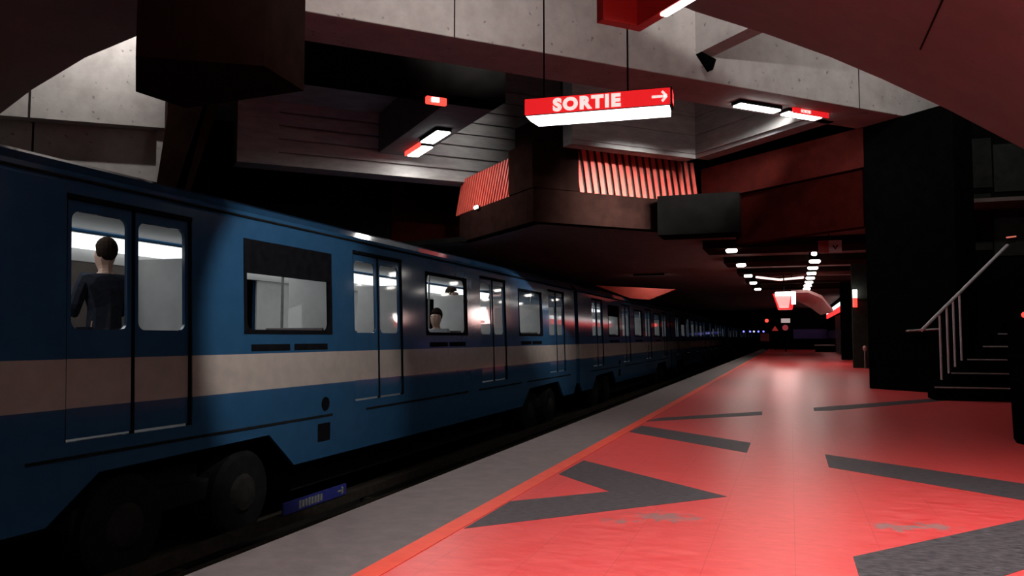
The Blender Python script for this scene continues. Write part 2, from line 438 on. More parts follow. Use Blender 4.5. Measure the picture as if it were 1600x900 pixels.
KL = math.hypot(*(atp(893, 226, KR, U2) - KR).xy)
mb = MB(); mb.obox(KR - U1 * KL, U1, KL, U2, 0.3, 4.2, 7.6)
ledges(mb, KR - U1 * KL, U1, KL, -U2, 4.28, 7.0, 0.36, 0.03)
struct('wall_far', mb, BOARD, 'dark corner wall of the light well')
mb = MB(); RL = (atz(1287, 185, 4.2) - KR).length - .05
mb.obox(KR, -U2, RL, U1, 0.3, 4.2, 7.6)
ledges(mb, KR, -U2, RL, -U1, 4.28, 7.0, 0.36, 0.03)
struct('wall_right', mb, BOARD, 'right hand wall of the light well')
# soffit and dark beams on the left
GA = atz(790, 160, 4.65)
GL = (atz(455, 116, 4.65) - GA).length
mb = MB(); mb.obox(GA - U1 * GL, U1, GL, U2, 0.5, 4.65, 7.6)
struct('dark_cross_beam', mb, BLACKC, 'black downstand beam left of the exit sign')
G2W = atz(640, 243, 4.65); G2L = (G2W - GA).length
mb = MB(); mb.obox(GA - U1 * 0.85 + U2 * 0.5, U1, 0.85, U2, G2L + .1, 4.65, 7.6)
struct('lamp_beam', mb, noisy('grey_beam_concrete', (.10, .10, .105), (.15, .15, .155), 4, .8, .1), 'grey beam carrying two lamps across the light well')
mb = MB(); mb.obox(GA - U1 * 5.2 + U2 * 0.5, U1, 4.35, U2, G2L + .6, WSOF, WSOF + .3)
struct('ceiling_well', mb, BOARD, 'grey soffit over the left of the light well')
# roof far above everything
mb = MB(); mb.box((-14, 8.0, 7.6), (11, 40, 7.9))
struct('ceiling_upper', mb, BLACKC)

# tower and overpass body
TC = atz(833, 346, 2.9)
T1 = atp(1095, 312, TC, U2); L1 = (Vector((T1.x, T1.y, 0)) - Vector((TC.x, TC.y, 0))).length
T2 = atp(710, 338, TC, U1); L2 = (Vector((T2.x, T2.y, 0)) - Vector((TC.x, TC.y, 0))).length
ZP = 3.52
mb = MB(); mb.obox(TC, U1, L1 + .3, U2, 0.25, 2.9, ZP)
mb.obox(TC + U2 * .25, U2, L2 - .55, U1, 0.25, 2.9, ZP)
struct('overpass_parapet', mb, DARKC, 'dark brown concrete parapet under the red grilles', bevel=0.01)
a905 = atp(905, 260, TC, U2); d905 = (Vector((a905.x, a905.y, 0)) - Vector((TC.x, TC.y, 0))).length
a795 = atp(795, 260, TC, U1); d795 = (Vector((a795.x, a795.y, 0)) - Vector((TC.x, TC.y, 0))).length
a893 = atp(893, 226, TC, U2)
mb = MB(); mb.obox(TC - U2 * .02 - U1 * .02, U1, d905, U2, d795, ZP, a893.z)
mb.obox(TC + U2 * .05 + U1 * .05, U1, d905 - .22, U2, d795 - .22, a893.z, atp(810, 181, TC, U2).z)
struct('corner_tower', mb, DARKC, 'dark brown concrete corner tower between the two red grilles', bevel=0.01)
for i, px in enumerate((872,)):
    pass
# lower dark wall under the boarded wall, over the train
mb = MB(); mb.obox(WA - U1 * 6 + U2 * 2.2, U1, 11.5, U2, 0.2, 2.9, 7.5)
struct('wall_lower', mb, BLACKC, 'black wall between the boarded wall and the train roof')
pr = atp(612, 300, WA + U2 * 2.1, -U2)
mb = MB(); mb.obox(pr, U1, 2.2, U2, 0.05, 2.97, 6)
struct('wall_panel', mb, noisy('deep_red_glow', (0.013, 0.002, 0.0015), (0.022, 0.003, 0.002), 4, 0.8, 0.1), 'dark wall panel left of the red grille, red light put into its colour')  # red light on the dark wall is put into the panel colour
# low ceiling beyond
CC = atz(1358, 607, 0)
corner = Vector((CC.x, CC.y, 0))
rq = Vector((.75, .66, 0))
Lp = [corner + rq * .15, T1 + U1 * .3 + rq * .3, TC + U1 * .12 + U2 * .12, TC + U2 * (L2 - .8) + U1 * .12, WA + U2 * 2.1 + U1 * 3.4, WA + U2 * 2.1 - U1 * 6]
pl = [Vector((p.x, p.y, 2.9)) for p in Lp]
pl = [Vector((8, corner.y, 2.9))] + pl + [Vector((-12.5, pl[-1].y, 2.9)), Vector((-12.5, 64, 2.9)), Vector((8, 64, 2.9))]
mb = MB(); mb.prism(pl, (0, 0, 0.06))
struct('ceiling_low', mb, noisy('brown_ceiling_plaster', (0.10, 0.075, 0.065), (0.15, 0.11, 0.095), 4, .8, .1), 'low brown ceiling over the far platform')
e0, e1 = Lp[3], Lp[4]; ed = Vector((e1.x - e0.x, e1.y - e0.y, 0)); en = Vector((ed.y, -ed.x, 0)).normalized()
if en.y > 0: en = -en
mb = MB(); mb.obox(e0 + en * .04, ed.normalized(), ed.length, -en, .035, 2.88, 2.99); struct('trim_8', mb, BLACKC)
# wall from the right grille to the black column, red glow put into its colour
RWL = (Vector((T1.x, T1.y, 0)) - corner).length
mb = MB(); rdir = (corner - Vector((T1.x, T1.y, 0))).normalized(); rn = Vector((-rdir.y, rdir.x, 0))
if rn.y < 0: rn = -rn
mb.obox(T1 + rdir * .02, rdir, RWL, rn, 0.25, ZP + .03, 4.2)
GLOWC2 = noisy('dull_red_glow', (0.07, 0.009, 0.007), (0.11, 0.014, 0.010), 4, 0.8, 0.1)  # glow beside the grille, put into the wall colour
struct('wall_upper', mb, GLOWC2, 'dark wall under the light well, right of the grille, with a red glow in its colour')
mb = MB(); mb.obox(T1 + rdir * .9 + rn * .05, rdir, RWL - .95, rn, 0.25, 2.6, ZP)
struct('wall_side', mb, GLOWC, 'brown downstand wall above the far platform')
# stepped downstands under the low ceiling
for i, (x0, x1, y0, dz) in enumerate([(-1.75, 2.4, 17.6, .18), (-1.6, 2.3, 21.4, .16), (-1.5, 2.2, 25.2, .14), (-1.45, 2.1, 29.0, .14), (-1.4, 2.0, 32.8, .14)]):
    mb = MB(); mb.box((x0, y0, 2.9 - dz), (x1, y0 + 1.4, 2.9))
    tag(mb.build('ceiling_downstand', DARKC), kind='structure')
mb = MB(); p = aty(1027, 318, 15.2)
mb.box((aty(1027, 320, 15.2).x, 15.2, 2.75), (aty(1155, 320, 15.2).x, 16.0, ZP - .02))
struct('downstand_block', mb, BLACKC, 'black downstand block under the right red grille')

# black column at the stairs
mb = MB(); mb.obox(corner, -U2, 1.55, U1, .45, 0, 4.2)
struct('column', mb, BLACKW, 'broad black column left of the stairs', bevel=0.02)
# wall right of the column, above the stairs
mb = MB(); mb.box((2.6, 14.9, 0), (9, 15.2, 7.6))
struct('wall_stair', mb, BLACKC, 'dark wall behind the stairs')
mb = MB()
for (x0, x1, y0, y1) in [(1502, 1548, 215, 295), (1502, 1548, 302, 392), (1554, 1640, 220, 300), (1554, 1640, 305, 400)]:
    a = aty(x0, y1, 14.87); b = aty(x1, y0, 14.87)
    mb.box((a.x, 14.87, a.z), (b.x, 14.9, b.z))
struct('wall_panels', mb, GREENW, 'dark greenish stone panels above the stairs')
# side walls closing the hall
mb = MB(); mb.box((9, -6, -1.25), (9.3, 20, 7.9)); struct('wall_east', mb, BLACKC)
mb = MB(); mb.box((-13, -6, -1.45), (-12.5, 170, 7.9)); struct('wall_west', mb, BLACKC)
mb = MB(); mb.box((-12.5, -6, -1.25), (-8.6, END_Y, 0)); struct('far_platform', mb, BLACKC, 'dark opposite platform behind the train')
# far right wall with ribs and blue band
mb = MB(); mb.box((2.45, 16, 0), (2.7, END_Y, 2.9)); struct('wall_far_right', mb, BLACKC)
mb = MB()
for k in range(14): mb.box((2.37, 27 + k * 1.6, 0.0), (2.45, 27.12 + k * 1.6, 2.0))
struct('wall_ribs', mb, noisy('grey_metal_rib', (.2, .18, .18), (.28, .25, .25), 6, .5, .05), 'grey upright ribs along the far right wall')
mb = MB(); mb.box((2.40, 26, .78), (2.45, END_Y, 1.25)); struct('trim_5', mb, BLUEW, 'blue band along the far right wall')
mb = MB(); mb.box((-1.0, 59.5, 0), (2.5, 59.8, 2.9)); struct('wall_end', mb, BLACKC)
mb = MB(); mb.box((0.2, 59.4, .75), (2.4, 59.5, 1.4)); struct('trim_6', mb, BLUEW, 'blue band on the end wall')
# tunnel beyond the platform
mb = MB(); mb.box((-12.5, 64, 2.9), (-0.5, 165, 3.2)); mb.box((-1.4, 64, -1.25), (-1.0, 165, 2.9)); mb.box((-12.5, 165, -1.3), (0, 165.3, 3))
struct('tunnel', mb, BLACKC, 'dark tunnel beyond the platform')
# columns further down the platform
for (px0, px1, py) in [(1316, 1336, 562)]:
    a = atz(px0, py, 0); b = atz(px1, py, 0)
    mb = MB(); mb.box((a.x, a.y, 0), (b.x, a.y + .5, 2.9)); struct('pillar', mb, BLACKW, 'slim black pillar on the far platform')
a = atz(1342, 575, 0)
mb = MB(); mb.box((a.x - .12, a.y, 0), (2.45, a.y + .3, 2.9)); struct('pier', mb, GREENW, 'dark grey pier carrying the red and white lamp')

# hanging box beam C over the train, with the leaning pier
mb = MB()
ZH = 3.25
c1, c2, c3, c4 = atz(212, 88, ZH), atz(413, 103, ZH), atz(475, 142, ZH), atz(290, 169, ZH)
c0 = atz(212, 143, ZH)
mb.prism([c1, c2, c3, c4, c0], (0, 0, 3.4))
struct('hanging_box', mb, noisy('shaded_brown_concrete', (0.014, 0.008, 0.006), (0.022, 0.012, 0.010), 4, 0.85, 0.1, spec=0.2), 'concrete box hanging over the train, coloured dark brown for its shade')  # shade on the box is put into its dark colour
n_ = Vector((0, -1, 0))
pp = Vector((0, 9.6, 0))
leg_ = [atp(268, 140, pp, n_), atp(328, 140, pp, n_), atp(278, 289, pp, n_), atp(247, 272, pp, n_)]
ext = (leg_[3] - leg_[0]); e2 = (leg_[2] - leg_[1])
leg_[1].z = leg_[0].z
leg_[0] -= ext * .4; leg_[1] -= e2 * .4
mb = MB(); mb.prism([leg_[0], leg_[1], leg_[2] + e2 * 3.2, leg_[3] + ext * 3.4], (0, 0.3, 0))
struct('leaning_pier', mb, DARKC, 'brown leaning pier behind the train')
# pale wall far left, seen under the vault
b0, b1 = atz(0, 180, 4.2), atz(257, 200, 4.2)
bd = (b1 - b0).normalized(); bn = Vector((-bd.y, bd.x, 0))
mb = MB(); mb.obox(b0 - bd * 4, bd, (b1 - b0).length + 4, bn, 0.5, 4.2, 7.6)
struct('wall_pale_upper', mb, CONC, 'pale concrete wall seen under the vault at the far left')
mb = MB(); mb.obox(b0 - bd * 4 + bn * .28, bd, (b1 - b0).length + 3.95, bn, 0.25, 0.0, 4.2)
struct('wall_pale_lower', mb, CONC, 'lower pale wall behind the train at the far left')
mb = MB(); mb.obox(b1 - bd * .12 + bn * .1, bd, .14, bn, 0.3, 0.0, 4.2)
struct('trim_7', mb, CONC, 'narrow pale edge beside the leaning pier')

pj = atp(45, 150, b0, -bn)
mb = MB(); mb.obox(pj, bd, .03, -bn, .006, 4.2, 6.0); mb.obox(pj + bn * .28, bd, .03, -bn, .006, 2.2, 4.2); struct('trim_9', mb, JOINT)
# ================================================================ LAMPS
def fixture(name, c, u, L, W_, power, label, group, cat='lamp', hh=0.07, housing=None, spread=170, color=(1, .96, .93), lampmat=None):
    """fluorescent fixture: housing, rounded diffuser, the light it gives (faces down). c = centre of underside"""
    c = Vector(c); u = Vector(u).normalized(); v = Vector((-u.y, u.x, 0))
    r = empty(name, (c.x, c.y, c.z), label, cat, group)
    m = MB(); m.obox(c - u * L / 2 - v * W_ / 2, u, L, v, W_, c.z + .03, c.z + .03 + hh); m.build('housing', housing or SIGNBLK, r, bevel=.01)
    m = MB(); m.obox(c - u * (L / 2 - .02) - v * (W_ / 2 - .015), u, L - .04, v, W_ - .03, c.z, c.z + .03); m.build('diffuser', lampmat or LAMPW, r, bevel=.012)
    if power: area('lamp_light', c - Z * .004, -Z, L - .06, W_ - .04, power, color, spread, u, r)
    return r
# fixtures hung under the vault over the near platform (most of them above the frame)
def vault_z(x):
    for i in range(len(prof) - 1):
        a, b = prof[i], prof[i + 1]
        if a.x <= x <= b.x: return a.z + (b.z - a.z) * (x - a.x) / (b.x - a.x)
    return 3
for k, (x, y) in enumerate([(1.3, -2.5), (1.3, 0.4), (1.2, 3.4), (-0.6, -0.9), (-0.6, 1.9)]):
    z = min(3.2, vault_z(x) - .35)
    r = fixture('ceiling_lamp', (x, y, z), Y, 1.2, .22, P_OVER, 'tube lamp under the near vault, ' + ['rearmost of the right row', 'middle of the right row', 'foremost of the right row', 'rear one of the left row', 'front one of the left row'][k], 'tube lamps under the near vault', spread=112)
    for s in (-.4, .4):
        m = MB(); m.tube([(x, y + s, z + .08), (x, y + s, vault_z(x) + .03)], .008, 6); m.build('rod', SIGNBLK, r)
    if x > 0: area('lamp_light', (x, y, z + .115), (0.5, 0, 1), .1, 1.0, P_UP, (1, .93, .9), 170, X, r)  # upward light added to brighten the vault

# ---- the exit sign
def sign_box(pa, pb, zc_drop=None):
    pass
sgz = 2.63
sL = atz(818, 182, sgz); 
sR = atz(1050, 164, sgz)
su = (sR - sL).normalized(); sLen = (sR - sL).length; sn = Vector((su.y, -su.x, 0))    # sn towards the camera
if sn.y > 0: sn = -sn
root = empty('exit_sign', ((sL.x + sR.x) / 2, (sL.y + sR.y) / 2, sgz), 'lit red hanging sign reading SORTIE with an arrow and a white lower diffuser', 'sign')
hgt = 0.148; dep = 0.16
m = MB(); m.obox(sL + sn * 0 , su, sLen, -sn, dep, sgz - .0, sgz + hgt); m.build('housing', SIGNBLK, root, bevel=.004)
m = MB(); m.obox(sL + su * .012, su, sLen - .024, sn, .006, sgz + .008, sgz + hgt - .008); m.build('red_face', SIGNR, root)
m = MB(); m.obox(sL + su * .012 - sn * dep, su, sLen - .024, -sn, .006, sgz + .008, sgz + hgt - .008); m.build('red_face', SIGNR, root)
m = MB(); m.obox(sR - sn * .012, su, .004, -sn, dep - .03, sgz + .03, sgz + hgt - .02); m.build('end_face', SIGNR, root)
# lower diffuser: trapezoid trough hanging under the box
zl = sgz - .058
a = [sL + su * .02 + sn * 0, sL + su * .02 - sn * dep, None, None]
m = MB()
p0 = sL + su * .02; p1 = p0 - sn * dep
q0_ = sL + su * .10 - sn * .03; q1_ = q0_ - sn * (dep - .06)
P0, P1 = sR - su * .02, sR - su * .02 - sn * dep
Q0, Q1 = sR - su * .02 - sn * .03, sR - su * .02 - sn * (dep - .03)
for qq in (q0_, q1_, Q0, Q1): qq.z = zl
for f in ([p0, P0, Q0, q0_], [p1, q1_, Q1, P1], [p0, q0_, q1_, p1], [P0, P1, Q1, Q0], [q0_, Q0, Q1, q1_], [p0, p1, P1, P0]): m.face(f)
bmesh.ops.remove_doubles(m.bm, verts=m.bm.verts, dist=1e-4)
m.build('lower_diffuser', LAMPS, root)
mid = (sL + sR) / 2 - sn * dep / 2
area('lamp_light', (mid.x, mid.y, zl - .006), -Z, sLen - .2, .09, P_SIGN * 1.3, (1, .97, .95), 130, su, root)
sp = bpy.data.lights.new('lamp_light', 'SPOT'); sp.energy = P_TSPOT; sp.spot_size = math.radians(55); sp.spot_blend = .4; sp.shadow_soft_size = .03; sp.color = (1, .98, .95)  # spot without a fixture, added for the bright patch on the train
so = bpy.data.objects.new('lamp_light', sp); COL.objects.link(so); so.parent = root
sdir = (Vector((TX, 7.55, .9)) - Vector((sL.x, sL.y, 2.6))).normalized()
so.matrix_basis = Matrix.Translation(Vector((sL.x, sL.y, 2.6)) - sn * .1 - su * .03 - root.location) @ sdir.to_track_quat('-Z', 'Y').to_matrix().to_4x4()
def text_mesh(name, body, size, origin, u, v, nrm, mat, parent, bold=0.0, extr=0.003, spacing=1.0, sx=1.0):
    cu = bpy.data.curves.new(name, 'FONT'); cu.body = body; cu.size = size; cu.offset = bold; cu.extrude = extr; cu.space_character = spacing
    cu.resolution_u = 4
    t = bpy.data.objects.new(name, cu); COL.objects.link(t)
    dg = bpy.context.evaluated_depsgraph_get(); dg.update()
    me = bpy.data.meshes.new_from_object(t.evaluated_get(dg))
    COL.objects.unlink(t); bpy.data.objects.remove(t)
    me.materials.clear(); me.materials.append(mat)
    o = bpy.data.objects.new(name, me); COL.objects.link(o)
    off = Vector((0, 0, 0)); q = parent
    while q: off += q.location; q = q.parent
    for vx in me.vertices:
        c = vx.co.copy(); vx.co = Vector(origin) + u * c.x * sx + v * c.y + nrm * (c.z + extr) - off
    o.parent = parent
    return o
n_s = -U2
fpl = sL + sn * .006
t0 = atp(864, 176, fpl, sn); t1 = atp(970, 166, fpl, sn)
tw = (t1 - t0).dot(su); th = .096
o0 = t0.copy(); o0.z = sgz + .027
text_mesh('lettering', 'SORTIE', th / .7, o0, su, Z, sn, SIGNL, root, bold=.0078, spacing=1.2, sx=tw / .62)
# fit the word to its measured width
let = [c for c in root.children if c.name.startswith('lettering')][0]
xs = [(v.co + root.location - o0).dot(su) for v in let.data.vertices]; x0, x1 = min(xs), max(xs); k = tw / (x1 - x0)
for v in let.data.vertices:
    d_ = (v.co + root.location - o0).dot(su); v.co += su * ((d_ - x0) * k - d_)
arr_c = atp(1030, 150, fpl, sn)
arr_c.z = sgz + hgt * .5
m = MB(); hw = .011
def bar2(m, a, b, w_=.0095):
    d = (b - a).normalized(); s_ = d.cross(sn).normalized() * w_
    m.prism([a - s_, b - s_, b + s_, a + s_], sn * .004)
L_ = .058
bar2(m, arr_c - su * L_, arr_c + su * (L_ - .01)); bar2(m, arr_c + su * L_, arr_c + su * .022 + Z * .04); bar2(m, arr_c + su * L_, arr_c + su * .022 - Z * .04)
m.build('arrow', SIGNL, root)
for px in (850, 981):
    p = atp(px, 140, sL - sn * dep / 2, sn)
    m = MB(); m.tube([(p.x, p.y, sgz + hgt), (p.x, p.y, vault_z(p.x) + .05)], .0075, 8); m.build('hanging_rod', SIGNBLK, root)

# ---- red light coffer at the top of the frame
rc = atz(1000, 50, 2.65)
root = empty('red_lamp_housing', rc, 'red hanging lamp housing with a white tube, above the exit sign', 'lamp')
lw = (atz(930, 38, 2.65) - rc).length
m = MB(); m.obox(rc, -U1, lw, -U2, .07, 2.65, 3.3); m.build('end_panel', REDP, root, bevel=.004)
m = MB(); m.obox(rc - U2 * .07, -U2, 1.5, -U1, .07, 2.65, 3.3); m.build('side_panel', REDP, root, bevel=.004)
ts = atz(1036, 22, 2.65)
tl = (ts - rc).dot(-U2)
m = MB(); m.obox(rc - U2 * (tl) - U1 * .058, -U2, 1.4 - tl, U1, .046, 2.635, 2.652); m.build('tube', LAMPW, root, bevel=.005)
area('lamp_light', rc - U2 * (tl + .5) - U1 * .035 - Z * .03, (-.35, 0, -1), 1.0, .04, P_SIGN * .8, (1, .96, .93), 150, -U2, root)
area('lamp_light', rc - U2 * (tl + .4) - U1 * .22 + Z * .3, U1 * .8 - Z * .5 , .8, .04, .12, (1, .9, .9), 150, -U2, root)
for s in (.35, 1.2):
    m = MB(); p = rc - U2 * s - U1 * .035; m.tube([(p.x, p.y, 3.3), (p.x, p.y, vault_z(p.x) + .05)], .008, 6); m.build('hanging_rod', SIGNBLK, root)

# ---- lamps on the lamp beam
def on_beam(px, py, z): return atz(px, py, z)
p = on_beam(680, 216, 4.56)
fixture('ledge_lamp', p, U2, .95, .30, P_COFFER, 'white lamp under the grey beam, the nearer of the pair', None, hh=.06, spread=178)
p = on_beam(656, 238, 4.56)
r = fixture('ledge_lamp', p, U2, .95, .26, P_COFFER, 'white lamp with a red sign face at the far end of the grey beam', None, hh=.06, spread=178)
m = MB(); v = Vector((-1, -1, 0)).normalized(); m.obox(p - U2 * .45 - U1 * .17, U2, .9, U1, .03, 4.56, 4.68); m.build('red_face', LAMPR, r)
p = atz(680, 160, 4.48)
r = empty('red_sign_lamp', p, 'small glowing red sign on the soffit left of the grey beam', 'sign')
m = MB(); m.obox(p - U1 * .17, U1, .34, -U2, .08, p.z - .05, p.z + .07); m.build('red_face', LAMPR, r, bevel=.02)
m = MB(); m.obox(p - U1 * .09 - U2 * .085, U1, .12, -U2, .01, p.z - .02, p.z + .05); m.build('white_symbol', LAMPW, r)
m = MB(); m.tube([(p.x, p.y, p.z + .07), (p.x, p.y, 4.66)], .01, 6); m.build('hanging_rod', SIGNBLK, r)
# ---- lamps under the back edge of the big beam
pc = atz(1183, 171, 4.12)
fixture('ledge_lamp', pc, U1, .80, .2, P_LEDGE, 'long white lamp under the big beam, right of the exit sign', None, hh=.05, spread=178)
pc2 = atz(1252, 183, 4.12)
r = fixture('ledge_lamp', pc2, U1, .72, .2, P_LEDGE * .6, 'white lamp with red strip under the big beam, rightmost at the dark corner', None, hh=.05, spread=178)
m = MB(); m.obox(pc2 - U1 * .30 - U2 * .12, U1, .72, -U2, .02, 4.12, 4.2); m.build('red_face', SIGNR, r)
text_mesh('lettering', 'SORTIE', .06, pc2 - U1 * .15 - U2 * .143 - Z * -.02, U1, Z, -U2, SIGNL, r, bold=.002)
# unseen lamps added on the rear face of the big beam, washing the grilles and the light well
def added_wash_lamp(name, c, d, L, xdir, power, label, group=None, color=(1, .96, .93), spread=150, arm=None):
    c = Vector(c); d = Vector(d).normalized(); xd = Vector(xdir).normalized()
    r = empty(name, c, label, 'lamp', group)
    k = d.cross(xd).normalized()
    m = MB(); m.prism([c - xd * L / 2 - k * .05 - d * .03, c + xd * L / 2 - k * .05 - d * .03, c + xd * L / 2 + k * .05 - d * .03, c - xd * L / 2 + k * .05 - d * .03], -d * .07); m.build('housing', SIGNBLK, r, bevel=.008)
    m = MB(); m.prism([c - xd * (L / 2 - .02) - k * .04 - d * .03, c + xd * (L / 2 - .02) - k * .04 - d * .03, c + xd * (L / 2 - .02) + k * .04 - d * .03, c - xd * (L / 2 - .02) + k * .04 - d * .03], d * .02); m.build('diffuser', LAMPW, r)
    if arm is not None: m = MB(); m.tube([c - d * .08, Vector(arm)], .012, 6); m.build('arm', SIGNBLK, r)
    area('lamp_light', c + d * .0, d, L - .05, .08, power, color, spread, xd, r)
    return r
for fr, pw, lab in ((.22, P_RED * .36, 'left'), (.78, P_RED * .34, 'right')):
    p = Vector((a905.x, a905.y, 0)) + U1 * (L1 - d905) * fr
    p = p - U2 * ((p - HA).dot(U2) - .85); p = Vector((p.x, p.y, 4.50))
    added_wash_lamp('added_wash_lamp', p + U2 * .14, U2 - Z * .38, .9, U1, pw, '%s hand added wash lamp, unseen on the rear face of the big beam' % lab, arm=p + Z * .02, spread=36)
p = atp(860, 120, HA + U2 * .85, -U2); p = Vector((p.x, p.y, 6.3))
added_wash_lamp('added_wash_lamp', p + U2 * .14, U2 - U1 * .12 - Z * .16, 1.2, U1, P_RED * 1.05, 'upper added wash lamp, unseen on the rear face of the big beam lighting the board marked wall', arm=p + Z * .02, spread=52)
# unseen wash lamps added on the near side, above the frame, lighting the beam and the far left wall
for (c, tgt, L, pw, lab) in [((-1.9, 5.0, 4.55), (-3.4, 7.6, 4.9), .9, P_SPOT * .55, 'added wash lamp under the vault lighting the left of the big beam'),
                        ((-.3, 5.6, 4.3), (-1.2, 9.9, 4.9), .9, P_SPOT * .9, 'added wash lamp under the vault lighting the middle of the big beam'),
                        ((2.7, 9.0, 5.9), (1.2, 12.9, 5.0), .9, P_SPOT * .5, 'added wash lamp behind the vault edge lighting the right of the big beam'),
                        ((-.6, 8.9, 6.2), (-.4, 11.4, 5.2), .9, P_SPOT * .12, 'added wash lamp behind the vault edge beside the cross beam')]:
    c = Vector(c); d = Vector(tgt) - c; xd = d.cross(Z)
    added_wash_lamp('added_vault_wash', c, d, L, xd, pw, lab, arm=(c.x, c.y, vault_z(c.x) if c.y < 8 else 7.6), spread=110)
bw = [b0 + bd * t + bn * -1.2 + Z * 2.5 for t in (1.3, 2.7)]
for c, lab in zip(bw, ('left', 'right')):
    added_wash_lamp('added_wall_wash', c, bn - Z * 1.1, 1.2, bd, P_SPOT * .75, '%s added wash lamp high in front of the pale wall at the far left' % lab, arm=c + Z * .9, spread=160)

# ---- red grilles
def grille(o, u, L, z0, z1, nout, n, lean, label, horizontal=False):
    r = empty('red_grille', (o.x, o.y, z0), label, 'grille')
    m = MB()
    if not horizontal:
        for k in range(n):
            a = o + u * (L * (k + .2) / n); a = Vector((a.x, a.y, z0)); b = a + Z * (z1 - z0) - u * lean
            w_ = u * (L / n * .54)
            m.prism([a, a + w_, b + w_, b], -nout * .025)
    else:
        for k in range(n):
            a = o + u * (L * (k + .1) / n); a = Vector((a.x, a.y, z0)); b = a + Z * (z1 - z0) - u * lean * (k / n)
            w_ = u * (L / n * .8)
            m.prism([a, a + w_, b + w_, b], -nout * .05)
    m.build('slats', REDSLAT, r)
    m = MB(); a = Vector((o.x, o.y, z0)) - nout * .06
    m.prism([a, a + u * L, a + u * (L - lean) + Z * (z1 - z0), a - u * lean * 0 + Z * (z1 - z0)], -nout * .02)
    m.build('back_panel', noisy('dull_rose_panel', (.07, .05, .045), (.10, .07, .065), 5, .7, .05) if not horizontal else REDSLAT, r)
    return r
go = Vector((a905.x, a905.y, 0)) - U2 * .0
gl1 = L1 - d905
g_z1 = atp(905, 233, TC, U2).z
grille(go + U2 * .02, U1, gl1, ZP, g_z1, -U2, 18, .12, 'wide red slatted grille below and right of the exit sign, upright slats')
go2 = Vector((a795.x, a795.y, 0))
grille(go2 + U1 * .02, U2, L2 - d795, ZP, g_z1 - .05, -U1, 22, .35, 'narrow red slatted grille left of the dark tower, seen at an angle')
# twin spots under the left grille
p = atp(745, 324, TC + U1 * -.05, U1)
r = empty('twin_spotlight', p, 'pair of tiny white spot lamps at the foot of the left red grille', 'lamp')
m = MB(); m.obox(p - U2 * .09, U2, .18, U1, .03, p.z - .03, p.z + .03); m.build('bracket', SIGNBLK, r)
for s in (-.055, .055):
    q = p + U2 * s; m = MB(); m.tube([q, q - U1 * .03, q - U1 * .045], [.03, .035, .01], 10); m.build('bulb', LAMPW, r)
# ---- downlights on the low ceiling
def downlight(p, L, W_, label, group, power):
    r = empty('downlight', p, label, 'lamp', group)
    m = MB(); m.box((p.x - W_ / 2, p.y - .05, p.z + .012), (p.x + W_ / 2, p.y + .05, 2.9)); m.build('rim', SIGNBLK, r)
    m = MB(); q_ = p - Z * .02; m.tube([q_ - X * W_ / 2, q_ - X * (W_ / 2 - .012), q_ - X * (W_ / 2 - .035), q_ + X * (W_ / 2 - .035), q_ + X * (W_ / 2 - .012), q_ + X * W_ / 2], [.012, .032, .046, .046, .032, .012], 14); m.build('diffuser', LAMPD, r, smooth=True)
    if power: area('lamp_light', p - Z * .075, -Z, W_, .1, power, (1, .93, .86), 170, X, r)
for i, (px, py) in enumerate([(1143, 390), (1158, 413), (1169, 430), (1177, 441), (1184, 451)]):
    downlight(atz(px, py, 2.70), .5, .24, 'oval white downlight in the left row over the platform, number %s from the camera' % ['one', 'two', 'three', 'four', 'five'][i], 'left row of downlights', P_DOWN * 1.5)
ordn = ['nearest', 'second', 'third', 'fourth', 'fifth', 'sixth', 'seventh', 'eighth', 'ninth']
for i, (px, py) in enumerate([(1272, 395), (1273, 407), (1270, 417.5), (1268, 426), (1266, 433.5), (1264, 440), (1262, 445.5), (1260.5, 450.5), (1258, 458)]):
    downlight(atz(px, py, 2.70), .4, .12 if i == 0 else .26, 'oval white downlight, %s of the right hand row over the platform' % ordn[i], 'right row of downlights', P_DOWN if i % 2 == 0 else 0)
a = atz(1182, 433, 2.72); b = atz(1217, 437, 2.72); b2 = atz(1219, 437, 2.72); c = atz(1255, 433.5, 2.72)
for (p, q, lab) in ((a, b, 'thin pink white strip lamp, left half of the shallow V across the ceiling'), (b2, c, 'thin pink white strip lamp, right half of the shallow V across the ceiling')):
    r = empty('strip_lamp', (p + q) / 2, lab, 'lamp'); m = MB(); m.tube([p, q], .035, 8); m.build('tube', emit('pinkish_tube', (1, .72, .66), 1.6), r)
    m = MB(); mm_ = (p + q) / 2; m.tube([mm_, mm_ + Z * .17], .015, 6); m.build('bracket', SIGNBLK, r)

# ---- small hanging direction sign
p = aty(1279, 395, 15.4); q = aty(1315, 375, 15.4)
r = empty('direction_sign', (p.x, 15.4, p.z), 'small unlit red and white hanging sign with a chevron, beside the black column', 'sign')
xm = aty(1295, 385, 15.4).x
m = MB(); m.box((p.x, 15.4, p.z), (xm, 15.46, q.z)); m.build('red_half', REDP, r)
m = MB(); m.box((xm, 15.4, p.z), (q.x, 15.46, q.z)); m.build('white_half', noisy('dull_white_panel', (.5, .45, .45), (.6, .55, .55), 6, .5, 0), r)
cx, cz_ = (xm + q.x) / 2, (p.z + q.z) / 2 - .02
m = MB()
for s in (-1, 1): m.prism([(cx, 15.397, cz_ - .04), (cx + s * .05, 15.397, cz_ + .03), (cx + s * .028, 15.397, cz_ + .045), (cx, 15.397, cz_ - .01)], (0, .003, 0))
m.build('chevron', SIGNBLK, r)
m = MB(); m.tube([(xm, 15.43, q.z), (xm, 15.43, 2.9)], .008, 6); m.build('hanging_rod', SIGNBLK, r)

